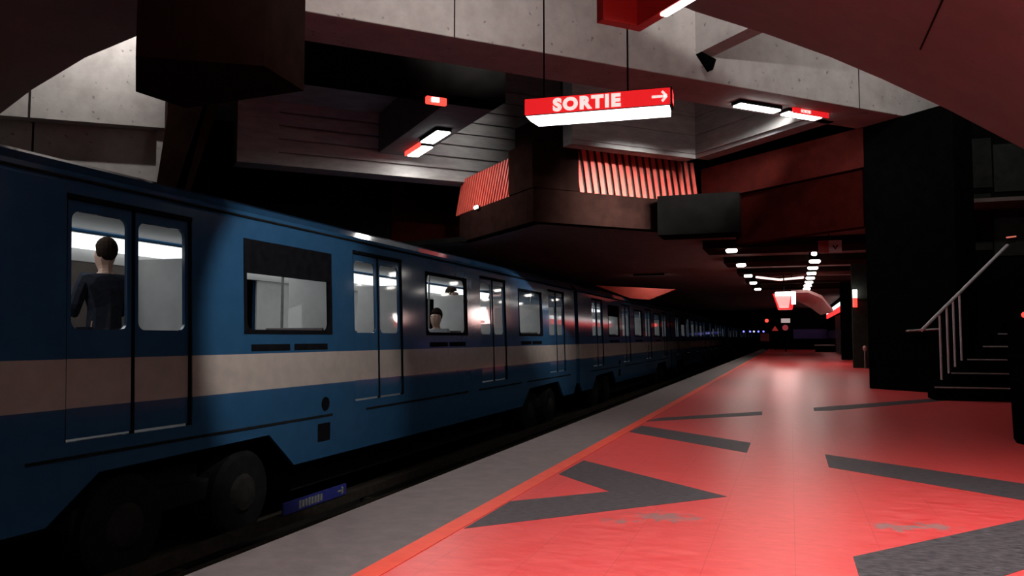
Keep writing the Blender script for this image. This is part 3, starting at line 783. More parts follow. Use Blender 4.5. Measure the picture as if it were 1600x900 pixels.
# ---- lit box sign far down the platform
YS = 26.0
A_, B_, C_, D_ = aty(1207, 459, YS), aty(1243, 459, YS), aty(1238, 483.5, YS), aty(1216, 484, YS)
r = empty('advertising_lightbox', (A_.x, YS, D_.z), 'glowing red box sign with white top edge far down the platform', 'sign')
m = MB(); m.prism([A_, B_, C_, D_], (0, .25, 0)); m.build('box', SIGNR, r)
def sc(P, f): 
    c = (A_ + B_ + C_ + D_) / 4; return c + (P - c) * f
m = MB(); m.prism([sc(A_, .8) - Y * .01 - Z * .03, sc(B_, .8) - Y * .01 - X * .08 - Z * .03, sc(C_, .8) - Y * .01 - X * .06, sc(D_, .8) - Y * .01], (0, .01, 0)); m.build('face', SIGNP, r)
m = MB(); m.box((A_.x + .08, YS - .03, A_.z - .07), (B_.x, YS, A_.z + .05)); m.box((B_.x - .12, YS - .03, C_.z + .16), (B_.x, YS, A_.z)); m.build('white_tube', LAMPW, r, bevel=.01)
m = MB(); m.tube([((A_.x + B_.x) / 2, YS + .1, A_.z), ((A_.x + B_.x) / 2, YS + .1, 2.9)], .02, 6); m.build('hanging_rod', SIGNBLK, r)
area('lamp_light', ((A_.x + B_.x) / 2, YS - .06, A_.z - .3), (0, -1, -.5), .7, .5, 20, (1, .6, .55), 180, X, r)
area('lamp_light', (B_.x + .05, YS + .1, A_.z - .2), (1, .5, .1), .3, .4, 45, (1, .5, .5), 180, None, r)
# curved pink shell beyond it
sh = [aty(1238, 461, 29), aty(1262, 459, 29), aty(1282, 467, 29), aty(1300, 487, 29), aty(1282, 492, 33), aty(1262, 476, 33), aty(1243, 468, 33)]
m = MB(); top = [aty(1236, 458, 29), aty(1262, 457, 29), aty(1284, 466, 29), aty(1302, 488, 29)]; bot = [aty(1238, 468, 33), aty(1254, 474, 33), aty(1268, 482, 33), aty(1282, 492, 33)]
for i in range(3): m.prism([top[i], top[i + 1], bot[i + 1], bot[i]], (0, .02, .1))
bmesh.ops.remove_doubles(m.bm, verts=m.bm.verts, dist=1e-4)
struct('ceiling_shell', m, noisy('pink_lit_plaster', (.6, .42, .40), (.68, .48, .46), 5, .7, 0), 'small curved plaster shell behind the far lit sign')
area_p = None
# red lit niche above the far train
tri = [aty(930, 446, 27), aty(1055, 452, 27), aty(1015, 468, 27), aty(985, 466, 27)]
m = MB(); m.prism(tri, (0, .3, 0)); struct('wall_red_niche', m, REDSLAT, 'wall wedge above the roof of the train, red light put into its colour')  # the wedge takes its red light from the colour
r = empty('niche_lamp', (tri[0].x + 2.0, 26.3, 2.86), 'small black lamp in front of the red wedge', 'lamp')
m = MB(); m.box((tri[0].x + 1.5, 26.1, 2.84), (tri[0].x + 2.5, 26.2, 2.9)); m.build('housing', SIGNBLK, r)
area('lamp_light', (tri[0].x + 2.0, 26.15, 2.82), (0, 1, -.6), 1.0, .06, 5, (1, .9, .85), 170, X, r)

# ---- wall lamps white over red on the right hand piers
def wall_lamp(x, y, zt, h_, w_, label, group, power):
    r = empty('wall_lamp', (x, y, zt - h_), label, 'lamp', group)
    m = MB(); m.tube([(x, y, zt - h_ * .45), (x, y, zt)], w_, 12); m.build('white_lens', LAMPW, r)
    m = MB(); m.tube([(x, y, zt - h_), (x, y, zt - h_ * .45)], w_, 12); m.build('red_lens', LAMPR, r)
    m = MB(); m.box((x - .02, y + w_ * .9, zt - h_), (x + .02, y + w_ * 1.6, zt)); m.box((x - .02, y + w_ * 1.3, zt - h_ * .6), (2.46, y + w_ * 1.6, zt - h_ * .5)); m.build('bracket', SIGNBLK, r)
    if power: area('lamp_light', (x - w_ * 1.3, y - w_, zt - h_ * .4), (-1, -.4, -.4), .1, .3, power, (1, .6, .55), 170, None, r)
p = atz(1342, 575, 0); t = aty(1335.5, 453, p.y - .1); b_ = aty(1335.5, 480, p.y - .1)
wall_lamp(t.x, t.y, t.z, t.z - b_.z, .055, 'white over red wall lamp on the pier left of the black column', None, 4)
for k in range(10):
    yk = 43.6 + 1.75 * k
    r = empty('wall_lightbox', (2.41, yk, 2.06), 'white over red light box on the ribbed far wall, %s of ten from the camera' % (ordn + ['last'])[k], 'lamp', 'light boxes on the ribbed wall')
    m = MB(); m.box((2.40, yk, 2.42), (2.45, yk + 1.0, 2.62)); m.build('white_face', LAMPS, r, bevel=.01)
    m = MB(); m.box((2.40, yk, 2.12), (2.45, yk + 1.0, 2.42)); m.build('red_face', SIGNR2, r, bevel=.01)

# ================================================================ TRAIN
CAR_L, CAR_P, Y0 = 16.55, 16.92, 3.05
ZB, ZC, LEAN = -0.57, 1.98, 0.035
TXF = TX - 2.5
def sx(z): return TX - max(0, z - .25) * LEAN
DOORS = [2.19, 6.38, 10.72, 14.93]
WINS = [4.40, 8.62, 12.95]
DW, WW, WZ0, WZ1 = 1.34, 1.62, 0.84, 1.80
DZ0, DZ1 = 0.02, 1.90
BOG = [3.0, 13.9]
car = empty('subway_car', (TX - 1.25, Y0, -1.2), 'nearest blue subway car with beige stripe, cut by the left edge of the photo', 'subway car', 'cars of the blue train')
def yb(y): return Y0 + y
# body side with openings
def side(mb, y0, y1, z0, z1, x_in=.05):
    # splits in z so that the lean is followed
    zs = sorted({z0, z1} | ({.25} if z0 < .25 < z1 else set()))
    for a, b in zip(zs[:-1], zs[1:]):
        mb.prism([(sx(a), yb(y0), a), (sx(a), yb(y1), a), (sx(b), yb(y1), b), (sx(b), yb(y0), b)], (-x_in, 0, 0))
mb = MB()
cuts = []
for d in DOORS: cuts.append((d - DW / 2, d + DW / 2, DZ0, DZ1))
for w_ in WINS: cuts.append((w_ - WW / 2, w_ + WW / 2, WZ0, WZ1))
cuts.sort(); y = 0.0
for (a, b, z0, z1) in cuts:
    side(mb, y, a, DZ0, ZC); side(mb, a, b, z1, ZC)
    if z0 > DZ0 + .01: side(mb, a, b, DZ0, z0)
    y = b
side(mb, y, CAR_L, DZ0, ZC)
# skirt with bogie arches
def skirt(x, t):
    pts = [(0, DZ0), (0, -.35), (.25, ZB)]
    for b in BOG: pts += [(b - 1.62, ZB), (b - 1.15, -.24), (b + 1.0, -.20), (b + 1.45, ZB)]
    pts += [(CAR_L - .25, ZB), (CAR_L, -.35), (CAR_L, DZ0)]
    mb.prism([(x, yb(a), b) for a, b in pts], (t, 0, 0))
skirt(sx(0), -.05); skirt(TXF, .05)
# roof: shoulder and crown, ends
rp = [(0, ZC), (-.05, ZC + .10), (-.16, ZC + .19), (-.4, ZC + .27), (-.8, ZC + .33), (-1.25, ZC + .35)]
rr_ = rp + [(-2.5 - a, b) for a, b in rp[::-1][1:]]
x0r = sx(ZC)
outr = [(x0r + a * (1 if i < 6 else 1), b) for i, (a, b) in enumerate(rr_)]
outr[-1] = (TXF, ZC)
inr = [(x0r - .05, ZC), (x0r - .1, ZC + .06), (x0r - .5, ZC + .14), (x0r - 1.2, ZC + .18), (TXF + .55, ZC + .14), (TXF + .12, ZC + .06), (TXF + .05, ZC)]
mb.prism([(a, yb(0), b) for a, b in outr + inr[::-1]], (0, CAR_L, 0))
# far side with windows
def fside(y0, y1, z0, z1): mb.box((TXF, yb(y0), z0), (TXF + .05, yb(y1), z1))
fw = sorted([(d - .6, d + .6) for d in DOORS] + [(w_ - .8, w_ + .8) for w_ in WINS]); y = 0
fside(0, CAR_L, 0, .84); fside(0, CAR_L, 1.66, ZC)
for a, b in fw: fside(y, a, .84, 1.66); y = b
fside(y, CAR_L, .84, 1.66)
# end walls with gangway door shape
for (ya, yc) in ((0, .05), (CAR_L - .05, CAR_L)):
    mb.prism([(sx(a) if k == 0 else TXF, yb(ya), a) for k, a in ((0, -.35), (0, ZC))] + [(x0r - 1.2, yb(ya), ZC + .34), (TXF, yb(ya), ZC), (TXF, yb(ya), -.35)], (0, yc - ya, 0))
bmesh.ops.recalc_face_normals(mb.bm, faces=mb.bm.faces)
body = mb.build('body', TPAINT, car, smooth=False)
# object texture space of the paint must read world heights: origin of parts sits at car root (z=-1.2)
for m_ in (TPAINT,):
    for n in m_.node_tree.nodes:
        if n.type == 'MATH' and n.operation == 'GREATER_THAN': n.inputs[1].default_value = STR0 + 1.2
        if n.type == 'MATH' and n.operation == 'LESS_THAN': n.inputs[1].default_value = STR1 + 1.2
# gutter and trim lines
m = MB(); m.tube([(x0r - .0, yb(0.02), ZC + .04), (x0r - .0, yb(CAR_L - .02), ZC + .04)], .012, 6); m.build('gutter', UNDER, car)
def loop3(pts, x): return [(x + (sx(z) - TX), y, z) for y, z in pts]
def window_unit(name, cy, w_, z0, z1, parent, mat_frame, inner_m=.045, r=.09, blind=False):
    pts, dirs = rrect(yb(cy), (z0 + z1) / 2, w_ - 2 * inner_m, z1 - z0 - 2 * inner_m, r, 0)
    out = outer_of(pts, dirs, yb(cy - w_ / 2), yb(cy + w_ / 2), z0, z1)
    f = MB().ring(loop3(pts, TX + .006), loop3(out, TX + .006), (-.05, 0, 0)).build(name, mat_frame, parent)
    g = MB(); g.face(loop3(pts, TX - .02)); g.build('glass', GLASS, f, keep=True)
    if blind:
        b = MB(); zt = z0 + (z1 - z0) * .64
        b.prism(loop3([(yb(cy - w_ / 2 + .03), zt), (yb(cy + w_ / 2 - .03), zt), (yb(cy + w_ / 2 - .03), z1 - .03), (yb(cy - w_ / 2 + .03), z1 - .03)], TX + .004), (-.02, 0, 0))
        b.build('blind', FRAMEB, f)
    return f
for i, w_ in enumerate(WINS):
    window_unit('window', w_, WW, WZ0, WZ1, car, FRAMEB, blind=(i == 0))
    m = MB()
    for s in (-1, 1): m.prism([(sx(.7) + .004, yb(w_ + s * .37 - .33), .665), (sx(.7) + .004, yb(w_ + s * .37 + .33), .665), (sx(.73) + .004, yb(w_ + s * .37 + .33), .735), (sx(.73) + .004, yb(w_ + s * .37 - .33), .735)], (-.01, 0, 0))
    m.build('vent', FRAMEB, car)
for d in DOORS:
    dr = MB(); 
    for s in (-1, 1):      # dark jambs and head
        dr.prism([(sx(z) - .001, yb(d + s * DW / 2 - .025), z) for z in (DZ0, DZ1)] + [(sx(z) - .001, yb(d + s * DW / 2 + .012), z) for z in (DZ1, DZ0)], (-.045, 0, 0))
    dr.box((TX - .09, yb(d - DW / 2), DZ1 - .04), (TX - .05, yb(d + DW / 2), DZ1))
    dr.prism([(sx(z) - .012, yb(d - .014), z) for z in (DZ0, DZ1)] + [(sx(z) - .012, yb(d + .014), z) for z in (DZ1, DZ0)], (-.03, 0, 0))
    door = dr.build('door', FRAMEB, car)
    for s in (-1, 1):
        cy = d + s * (DW / 4 - .003); w2 = DW / 2 - .035
        pts, dirs = rrect(yb(cy), (WZ0 + WZ1 - .0) / 2, w2 - .09, WZ1 - WZ0 - .05, .07, 0)
        out = outer_of(pts, dirs, yb(cy - w2 / 2), yb(cy + w2 / 2), DZ0 + .02, DZ1 - .03)
        f = MB().ring(loop3(pts, TX - .025), loop3(out, TX - .025), (-.03, 0, 0)).build('door_leaf', TPAINT, door)
        pr2 = [(yb(cy) + (a - yb(cy)) * .96, WZ0 + .47 + (b - WZ0 - .47) * .97) for a, b in pts]
        g = MB(); g.face(loop3(pts, TX - .04)); g.build('glass', GLASS, door, keep=True)
# small underbody details
m = MB()
for (a, b) in ((1.2, 5.2), (6.0, 9.4), (9.9, 12.2), (12.6, 16.0)):
    m.box((TX + .002, yb(a), -.095 - .012), (TX + .008, yb(b), -.095 + .012))
m.build('side_rail', UNDER, car)
m = MB(); m.tube([(TX - .01, yb(5.05), .04), (TX + .008, yb(5.05), .04)], .08, 14); m.build('filler_cap', FRAMEB, car)
m = MB(); m.box((TX - .002, yb(4.9), -.38), (TX + .006, yb(5.15), -.18)); m.build('side_hatch', FRAMEB, car)
m = MB(); m.box((TX - 2.3, yb(4.9), -.95), (TX - .35, yb(12.0), -.25)); m.box((TX - 2.2, yb(.3), -.3), (TX - .2, yb(CAR_L - .3), -.05)); m.build('underframe', UNDER, car)
for b in BOG:
    bg = MB(); bg.box((TX - .42, yb(b - 1.2), -.75), (TX - .22, yb(b + 1.2), -.55)); bg.box((TX - 2.2, yb(b - 1.2), -.75), (TX - 2.0, yb(b + 1.2), -.55)); bg.box((TX - 2.1, yb(b - .3), -.72), (TX - .3, yb(b + .3), -.4))
    bgo = bg.build('bogie', UNDER, car, bevel=.02)
    for s in (-.75, .75):
        for (xa, xb) in ((TX - .38, TX - .12), (TX - 2.32, TX - 2.06)):
            ctr = Vector((0, yb(b + s), -.76))
            m = MB(); m.tube([(xa, ctr.y, ctr.z), (xa + .03, ctr.y, ctr.z), (xb - .03, ctr.y, ctr.z), (xb, ctr.y, ctr.z)], [.38, .43, .43, .38], 28)
            wh = m.build('wheel', RUBBER, bgo)
            if xb > TX - 1:
                m = MB(); m.tube([(xb, ctr.y, ctr.z), (xb + .03, ctr.y, ctr.z), (xb + .05, ctr.y, ctr.z)], [.2, .16, .07], 16); m.build('hub', HUBM, wh)
    for s in (-1.35, 1.35):
        pass
# horizontal guide wheels
# interior
m = MB(); m.box((TXF + .06, yb(.06), -.04), (TX - .07, yb(CAR_L - .06), 0.0)); m.build('cabin_floor', INTF, car)
m = MB(); m.box((TXF + .12, yb(.1), 2.03), (TX - .25, yb(CAR_L - .1), 2.05)); m.build('cabin_ceiling', noisy('grey_train_ceiling', (.12, .115, .11), (.15, .145, .14), 5, .6, .02), car)
m = MB(); m.box((TXF + .055, yb(.1), 1.66), (TXF + .10, yb(CAR_L - .1), 1.98)); m.box((TXF + .055, yb(.1), 0.0), (TXF + .08, yb(CAR_L - .1), .84))
y = .1
for a, b in fw: m.box((TXF + .055, yb(y), .84), (TXF + .08, yb(a), 1.66)); y = b
m.box((TXF + .055, yb(y), .84), (TXF + .08, yb(CAR_L - .1), 1.66))
m.build('wall_lining', INTW, car)
m = MB(); m.prism([(TXF + .10, yb(.2), 1.80), (TXF + .20, yb(.2), 1.80), (TXF + .24, yb(.2), 1.95), (TXF + .10, yb(.2), 1.95)], (0, CAR_L - .4, 0)); m.build('light_strip', LAMPI, car)
for w_ in WINS:
    for xx in (TX - .55, TXF + .55):
        for s in (-.62, .62):
            m = MB(); m.box((xx - .42, yb(w_ + s - .22), .38), (xx + .42, yb(w_ + s + .22), .45)); m.box((xx - .40, yb(w_ + s + (.17 if s > 0 else -.22)), .45), (xx + .40, yb(w_ + s + (.22 if s > 0 else -.17)), .92)); m.box((xx - .3, yb(w_ + s - .1), 0), (xx + .3, yb(w_ + s + .1), .38))
            m.build('seat', SEATM, car, bevel=.015)
for d in DOORS:
    for s in (-.85, .85):
        m = MB(); m.tube([(TX - .95, yb(d + s), 0), (TX - .95, yb(d + s), ZC)], .017, 8); m.build('grab_pole', STEEL, car)
        m = MB(); m.box((TX - .85, yb(d + s - .012), 0.02), (TX - .12, yb(d + s + .012), 1.55)); m.build('windscreen', INTW, car)
area('lamp_light', (TX - 1.2, yb(CAR_L / 2), 2.02), (0, 0, -1), .5, CAR_L - 1, 110, (.92, .96, 1), 170, X, car)
# coupling bellows
m = MB(); m.box((TX - 1.8, yb(CAR_L), -.2), (TX - .7, yb(CAR_P), 1.85)); m.build('gangway_bellows', RUBBER, car)
m = MB(); m.tube([(TX - .10, yb(CAR_L + .02), -.2), (TX - .10, yb(CAR_L + .02), ZC)], .03, 8); m.build('end_rail', TPAINT, car)
cars = [car]
clab = ['second blue subway car from the left, whole length in view', 'third blue subway car from the left, beyond the lit red reflections',
        'fourth blue subway car from the left, partly lost in the dark', 'fifth blue subway car, deep in the dark end', 'sixth blue subway car, near the tunnel mouth',
        'seventh blue subway car, inside the tunnel', 'farthest blue subway car in the tunnel']
car['label'] = 'nearest blue subway car with beige stripe filling the left of the photo'
clab[0] = 'second blue subway car from the left, coupled behind the big near one'
for k in range(1, 8):
    c = copy_tree(car); c.location.y = Y0 + CAR_P * k; c['label'] = clab[k - 1]; cars.append(c)
c = copy_tree(car); c.location.y = Y0 - CAR_P; c['label'] = 'blue subway car just beyond the left edge, coupled ahead of the near one'; cars.append(c)

# guide bars and rails
def runner(name, x0, x1, z0, z1, mat, label):
    m = MB(); m.box((x0, -6, z0), (x1, 160, z1))
    tag(m.build(name, mat), label, 'rail')
xg = atx(600, 749, -4.80)
runner('guide_rail', -4.84, -4.74, xg.z - .10, xg.z, RAIL, 'upper steel guide bar beside the train, just above the platform edge')
runner('guide_rail', -4.60, -4.54, xg.z - .16, xg.z - .10, RAIL, 'lower steel bar running beside the guide bar')
runner('running_rail', -5.6, -5.36, -1.25, -1.19, RAIL, 'flat running track under the near wheels of the train')
runner('running_rail', -7.4, -7.16, -1.25, -1.19, RAIL, 'flat running track under the far wheels of the train')
m = MB()
for k in range(48): m.box((-4.80, -4 + 3.1 * k, -1.25), (-4.62, -3.92 + 3.1 * k, xg.z - .12))
tag(m.build('guide_rail_brackets', RAIL), 'small steel feet holding the guide bar', 'rail bracket', kind='stuff')
# blue station plate
xs_ = -4.73
pA, pB = atx(443, 806, xs_), atx(541, 772, xs_)
zt1 = atx(443, 785, xs_).z; zt2 = atx(541, 757, xs_).z
z0_, z1_ = (pA.z + pB.z) / 2, (zt1 + zt2) / 2
r = empty('station_plate', (xs_, pA.y, z0_), 'small blue station plate with pale worn lettering on the guide bar', 'sign')
m = MB(); m.box((xs_ - .02, pA.y, z0_), (xs_, pB.y, z1_)); m.build('plate', BLUEN, r)
tl_ = pB.y - pA.y
m = MB()
for k in range(8):       # worn, unreadable pale letters: a row of upright strokes
    yy = pA.y + tl_ * (.22 + .047 * k); hz_ = (z1_ - z0_) * (.30 if k % 3 else .34)
    m.box((xs_ + .001, yy, (z0_ + z1_) / 2 - hz_), (xs_ + .004, yy + tl_ * .033, (z0_ + z1_) / 2 + hz_))
m.build('lettering', PALEL, r)
m = MB(); cz = (z0_ + z1_) / 2; ya = pB.y - .1
m.prism([(xs_ + .001, ya + .05, cz - .01), (xs_ + .001, ya + .05, cz + .01), (xs_ + .001, ya - .08, cz + .01), (xs_ + .001, ya - .08, cz - .01)], (.003, 0, 0))
for s in (-1, 1): m.prism([(xs_ + .001, ya + .06, cz), (xs_ + .001, ya + .01, cz + s * .045), (xs_ + .001, ya - .01, cz + s * .03), (xs_ + .001, ya + .03, cz)], (.003, 0, 0))
m.build('arrow', PALEL, r)

# ================================================================ STAIRS
st = MB(); treads = [(1463, 605.5, 1582), (1479, 583, 0), (1505, 560.8, 0), (1525, 540.5, 0), (1548, 520, 0), (1563, 501, 0)]
RISE, GO, NST = .172, .285, 9
y_base = atz(1480, 626, 0).y
x_l = atz(1462, 626, 0).x
steps = []
for k in range(NST):
    yk = y_base + k * GO; xl = x_l + .245 * max(0, k) ; z = RISE * (k + 1)
    st.box((xl, yk, z - RISE - .002 if k else 0), (4.6, min(yk + 2 * GO, 14.85), z))
stairs = empty('staircase', (x_l, y_base, 0), 'black staircase with pale step edges going up at the right', 'staircase')
st.build('steps', BLACKW, stairs)
for k in range(NST):
    yk = y_base + k * GO; xl = x_l + .245 * k; z = RISE * (k + 1)
    m = MB(); m.box((xl, yk - .012, z - .012), (4.6, yk + .02, z + .003)); m.build('nosing', noisy('pale_step_nosing', (.45, .45, .43), (.55, .55, .53), 12, .5, 0) if k == 0 else bpy.data.materials['pale_step_nosing'], stairs)
# handrail with balusters
hb = Vector((x_l + .02, y_base + .05, 0))
ra = atp(1440, 515, hb, Vector((1, -1, 0)).normalized() * -1)
ru = Vector((.245, GO, 0)); ru = Vector((ra.x, ra.y, 0)) * 0 + ru.normalized()
pn = Vector((ru.y, -ru.x, 0))
ra = atp(1440, 516, hb, pn); rb = atp(1574, 383, hb, pn)
rail = empty('handrail', (ra.x, ra.y, 0), 'bright metal handrail sloping up beside the stairs on slim balusters', 'handrail')
m = MB(); m.tube([ra, rb], .021, 12); m.build('top_rail', RAILM, rail)
def on_line(px, py_top, py_bot):
    t_ = atp(px, py_top, hb, pn); b_ = atp(px, py_bot, hb, pn); return t_, Vector((t_.x, t_.y, b_.z))
for (px, pt, pb) in ((1468, 492, 591), (1479, 480, 581), (1489, 470, 571), (1499, 460, 561)):
    t_, b_ = on_line(px, pt, pb); k = round(((b_ - hb).dot(ru)) / .376)
    m = MB(); m.tube([b_ + Z * -.02, t_], .013, 8); m.build('baluster', RAILM, rail)
cpl = corner - U1 * .07
a = atp(1416, 517, cpl, U1); b = atp(1470, 514, cpl, U1)
r = empty('grab_rail', (a.x, a.y, a.z), 'dark horizontal grab rail across the foot of the stairs', 'handrail')
m = MB(); m.tube([a, b], .018, 10); m.build('bar', STEEL, r)
for q in (a + (b - a) * .1, a + (b - a) * .8):
    m = MB(); m.tube([q, q + U1 * .08], .012, 8); m.build('bracket', STEEL, r)
# round black drum with pale rim beside the column
pd_ = atz(1470, 617, 0)
ledge = Vector((pd_.x, pd_.y + .9, 0)); zt = .8 + (528 - 440) / 1250 * (ledge.length) * .95
r = empty('round_pillar', (ledge.x + .0, ledge.y, 0), 'round black pillar with a pale rim between the column and the stairs', 'pillar')
m = MB(); m.tube([(ledge.x, ledge.y, 0), (ledge.x, ledge.y, zt)], .26, 28); m.build('shaft', BLACKW, r)
m = MB(); m.tube([(ledge.x, ledge.y, zt), (ledge.x, ledge.y, zt + .02)], .28, 28); m.build('rim', STEEL, r)
# small red lamp over the stairs
p = aty(1580, 370, 14.75)
r = empty('stair_lamp', p, 'small glowing red strip above the stairs at the right edge', 'lamp')
m = MB(); m.tube([p - X * .07 - Z * .01, p + X * .07 + Z * .005], .012, 8); m.build('tube', emit('dim_red_tube', (1, .25, .18), .5), r)
m = MB(); m.tube([p + Z * .01, p + Z * .01 + Y * .15], .01, 6); m.build('arm', SIGNBLK, r)

# ================================================================ SMALL THINGS
pb = atz(1593, 697, 0)
bx, by = pb.x + .25, pb.y + .2
r = empty('litter_bin', (bx, by, 0), 'tall black bin with a red light at the right edge of the photo', 'bin')
m = MB(); m.tube([(bx, by, 0), (bx, by, .03), (bx, by, .62), (bx, by, .65), (bx, by, .68), (bx, by, 1.0), (bx, by, 1.05)], [.22, .235, .25, .265, .25, .25, .20], 28); m.build('body', BLACKW, r, smooth=False)
p = atp(1596, 492, Vector((bx - .2, by - .2, 0)), -Y)
m = MB(); m.tube([p + X * .02, p + X * .02 - Y * .02], .022, 12); m.build('red_light', LAMPR, r)
m = MB(); m.tube([(bx - .15, by - .215, .86), (bx - .15, by - .215, 1.0)], .012, 8); m.build('latch', STEEL, r)
# bench far down
p = atz(1289, 550, 0)
r = empty('bench', (p.x, p.y, 0), 'dark bench with glinting seat in front of the far ribbed wall', 'bench')
m = MB(); m.box((p.x - .55, p.y, .34), (p.x + .55, p.y + .5, .42)); m.build('seat', STEEL, r, bevel=.02)
m = MB(); m.box((p.x - .5, p.y + .05, 0.0), (p.x + .5, p.y + .45, .32)); m.build('base', BLACKW, r)
# slim post beside the column
p = atz(1352, 576, 0)
r = empty('post', (p.x, p.y, 0), 'slim grey post with a pale round head left of the black column', 'post')
m = MB(); m.tube([p, p + Z * .45], .018, 8); m.build('shaft', STEEL, r)
m = MB(); m.tube([p + Z * .45 - Y * .0, p + Z * .5, p + Z * .56, p + Z * .6], [.02, .05, .05, .015], 10); m.build('head', noisy('pale_post_head', (.5, .35, .33), (.6, .4, .38), 8, .5, 0), r)
# signals and notices at the tunnel mouth
def notice(name, px, py, w_, h_, Yd, mat, label, cat='sign', shape='box'):
    c = aty(px, py, Yd); s_ = Yd / 1250 / .944
    r = empty(name, (c.x, Yd, c.z), label, cat)
    m = MB()
    if shape == 'disc': m.tube([c, c + Y * .06], w_ * s_ / 2, 16)
    elif shape == 'tri': m.prism([c + X * -w_ * s_ / 2 - Z * h_ * s_ / 2, c + X * w_ * s_ / 2 - Z * h_ * s_ / 2, c + Z * h_ * s_ / 2], (0, .05, 0))
    else: m.box((c.x - w_ * s_ / 2, c.y, c.z - h_ * s_ / 2), (c.x + w_ * s_ / 2, c.y + .06, c.z + h_ * s_ / 2))
    m.build('face', mat, r)
    m = MB(); m.box((c.x - .03, c.y + .06, -1.25 if c.x < EDGE else 0), (c.x + .03, c.y + .12, c.z)); m.build('stand', SIGNBLK, r)
notice('signal_lamp', 1198, 501, 5, 6, 56, LAMPR, 'round red signal lamp at the tunnel mouth', 'signal', 'disc')
dimr = emit('dim_red_panel', (.8, .06, .05), .22)
notice('warning_triangle', 1211, 513, 9, 7, 55, dimr, 'small dim red triangle sign at the tunnel mouth', 'sign', 'tri')
notice('notice_board', 1195, 527, 12, 11, 55, noisy('dull_red_notice', (.3, .09, .09), (.35, .12, .12), 5, .6, 0), 'small square reddish notice at the platform end')
notice('round_sign', 1227, 512, 8, 9, 50, emit('dim_rose_panel', (.7, .1, .12), .25), 'dim red round sign below a pale one at the platform end', 'sign', 'disc')  # dim red disc paired with the pale panel above it
notice('pale_sign', 1227.5, 501, 12, 6, 50, emit('dim_white_panel', (.75, .62, .6), .5), 'pale glowing little sign above the dim red round one')
for i, px in enumerate((1162, 1172, 1178, 1185, 1193)):
    notice('tunnel_light', px, 518, 2.6, 2.6, 75, LAMPB if i != 2 else emit('pale_signal', (.8, .8, 1), 1), ['leftmost tiny blue tunnel light', 'second tiny blue tunnel light from the left', 'tiny pale tunnel light between the blue ones', 'fourth tiny tunnel light, blue', 'rightmost tiny blue tunnel light beside the red signal'][i], 'light', 'disc')

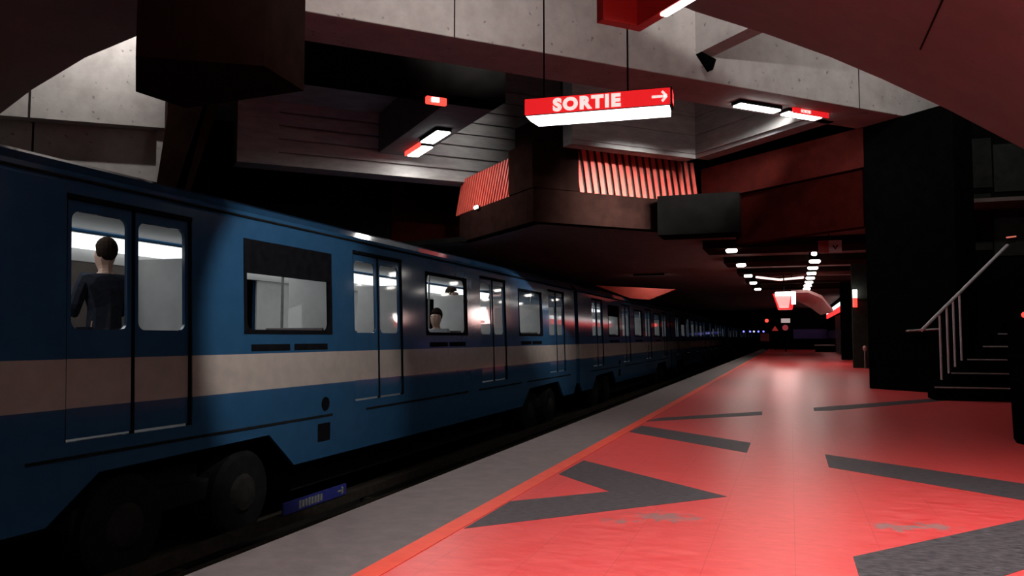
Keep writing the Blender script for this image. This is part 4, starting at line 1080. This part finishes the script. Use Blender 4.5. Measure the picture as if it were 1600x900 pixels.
# ================================================================ PASSENGERS
def skinned(name, verts, edges, radii, mat, parent, root_i=0, sub=1):
    me = bpy.data.meshes.new(name); 
    off = parent.location if parent else Vector((0, 0, 0))
    me.from_pydata([tuple(Vector(v)) for v in verts], edges, []); me.materials.append(mat)
    o = bpy.data.objects.new(name, me); COL.objects.link(o)
    if parent: o.parent = parent
    s_ = o.modifiers.new('skin', 'SKIN')
    if not me.skin_vertices: pass
    for i, r_ in enumerate(radii):
        sv = me.skin_vertices[0].data[i]; sv.radius = (r_, r_) if not isinstance(r_, tuple) else r_; sv.use_root = (i == root_i)
    sb = o.modifiers.new('sub', 'SUBSURF'); sb.levels = sub; sb.render_levels = sub
    return o
def passenger(x, y, rz, seated, cloth, label, hs=1.0):
    r = empty('person', (x, y, 0), label, 'person', None); r.rotation_euler[2] = rz
    h = .45 if seated else .90
    V, E, R = [], [], []
    def add(p, r_, link=None):
        V.append(p); R.append(r_)
        if link is not None: E.append((link, len(V) - 1))
        return len(V) - 1
    pel = add((0, 0, h), (.15, .12))
    w1 = add((0, 0, h + .18), (.14, .10), pel); ch = add((0, 0.0, h + .38), (.17, .11), w1)
    nk = add((0, .0, h + .49), .07, ch); n2 = add((0, .01, h + .545), .06, nk)
    jw = add((0, .035, h + .60), (.085, .10), n2); hd = add((0, .03, h + .67), (.105, .125), jw); add((0, .02, h + .755), (.10, .12), hd)
    for s in (-1, 1):
        sh_ = add((s * .19, 0, h + .45), .06, ch)
        el = add((s * .25, .04, h + .18), .045, sh_)
        wr = add((s * .17, .26, h + (.12 if seated else .10)), .032, el)
        hn = add((s * .14, .32, h + .12), .035, wr)
        for q in (-.024, -.008, .008, .024): add((s * .14 + q, .40, h + .11), .009, hn)
        add((s * .14 - s * .045, .35, h + .13), .01, hn)
        if seated:
            hp = add((s * .10, .05, h), .09, pel); kn = add((s * .12, .45, h + .02), .065, hp); an = add((s * .12, .46, .09), .045, kn); add((s * .12, .60, .05), .04, an)
        else:
            hp = add((s * .09, 0, h - .08), .09, pel); kn = add((s * .10, .02, .48), .065, hp); an = add((s * .10, 0, .09), .045, kn); add((s * .10, .14, .045), .04, an)
    skinned('body', V, E, R, SKIN, r)
    # clothes over the torso, arms and legs
    V, E, R = [], [], []
    pel = add((0, 0, h), (.175, .145)); add((0, 0, h - .06), (.17, .14), pel); w1 = add((0, 0, h + .18), (.165, .13), pel); ch = add((0, 0, h + .38), (.20, .14), w1); add((0, 0, h + .49), (.11, .095), ch)
    for s in (-1, 1):
        sh_ = add((s * .19, 0, h + .45), .075, ch); el = add((s * .25, .04, h + .18), .06, sh_); add((s * .18, .23, h + .12), .045, el)
    skinned('jacket', V, E, R, cloth, r)
    V, E, R = [], [], []
    pel = add((0, 0, h), (.16, .13))
    for s in (-1, 1):
        if seated: hp = add((s * .10, .05, h), .10, pel); kn = add((s * .12, .45, h + .02), .078, hp); add((s * .12, .46, .14), .06, kn)
        else: hp = add((s * .09, 0, h - .08), .10, pel); kn = add((s * .10, .02, .48), .078, hp); add((s * .10, 0, .13), .06, kn)
    skinned('trousers', V, E, R, CLOTHD, r)
    m = bmesh.new(); bmesh.ops.create_uvsphere(m, u_segments=16, v_segments=10, radius=1)
    for v in m.verts:
        v.co = Vector((v.co.x * .098, v.co.y * .115 - .012, v.co.z * .125)) + Vector((0, .01, h + .735))
        if v.co.z < h + .77 and v.co.y > .0: v.co.y = .0
    me = bpy.data.meshes.new('hair'); m.to_mesh(me); m.free(); me.materials.append(HAIRM)
    o = bpy.data.objects.new('hair', me); COL.objects.link(o); o.parent = r
    # face: nose, eyes, mouth, ears
    m = MB(); m.tube([(0, .120, h + .705), (0, .145, h + .67), (0, .120, h + .66)], [.008, .014, .008], 8); m.build('nose', SKIN, None).parent = r
    m = MB()
    for s in (-1, 1): m.tube([(s * .032, .108, h + .705), (s * .032, .122, h + .705)], .009, 8)
    m.tube([(-.022, .118, h + .63), (.022, .118, h + .63)], .005, 6)
    m.build('eyes_and_mouth', HAIRM, None).parent = r
    return r
def seatp(ci, wi, xx, s, rz, cloth, label):
    y_ = Y0 + CAR_P * ci + WINS[wi] + s * .62 + (-.02 if s > 0 else .02)
    passenger(xx, y_, rz, True, cloth, label)
passenger(TX - 1.0, Y0 + DOORS[0] + .62, 1.2, False, CLOTHD, 'person in a dark coat standing inside the nearest train doors')
seatp(0, 0, TX - .45, -1, 0, CLOTHD, 'person in dark clothes seated behind the half blinded train window')
seatp(0, 0, TX - 1.0 - 1.1, 1, math.pi, CLOTHG, 'person in grey seated on the far side behind the half blinded window')
seatp(0, 1, TX - .5, 1, math.pi, CLOTHG, 'person in grey seated at the middle window of the nearest car')
passenger(TX - .9, Y0 + DOORS[1] - .35, -1.2, False, CLOTHR, 'person in a red top standing behind the second pair of doors')
passenger(TX - .8, Y0 + DOORS[2] - .2, -1.2, False, CLOTHR, 'person in a red top standing behind the third pair of doors')
seatp(0, 2, TX - .5, -1, 0, CLOTHR, 'person in a red top seated at the last window of the nearest car')
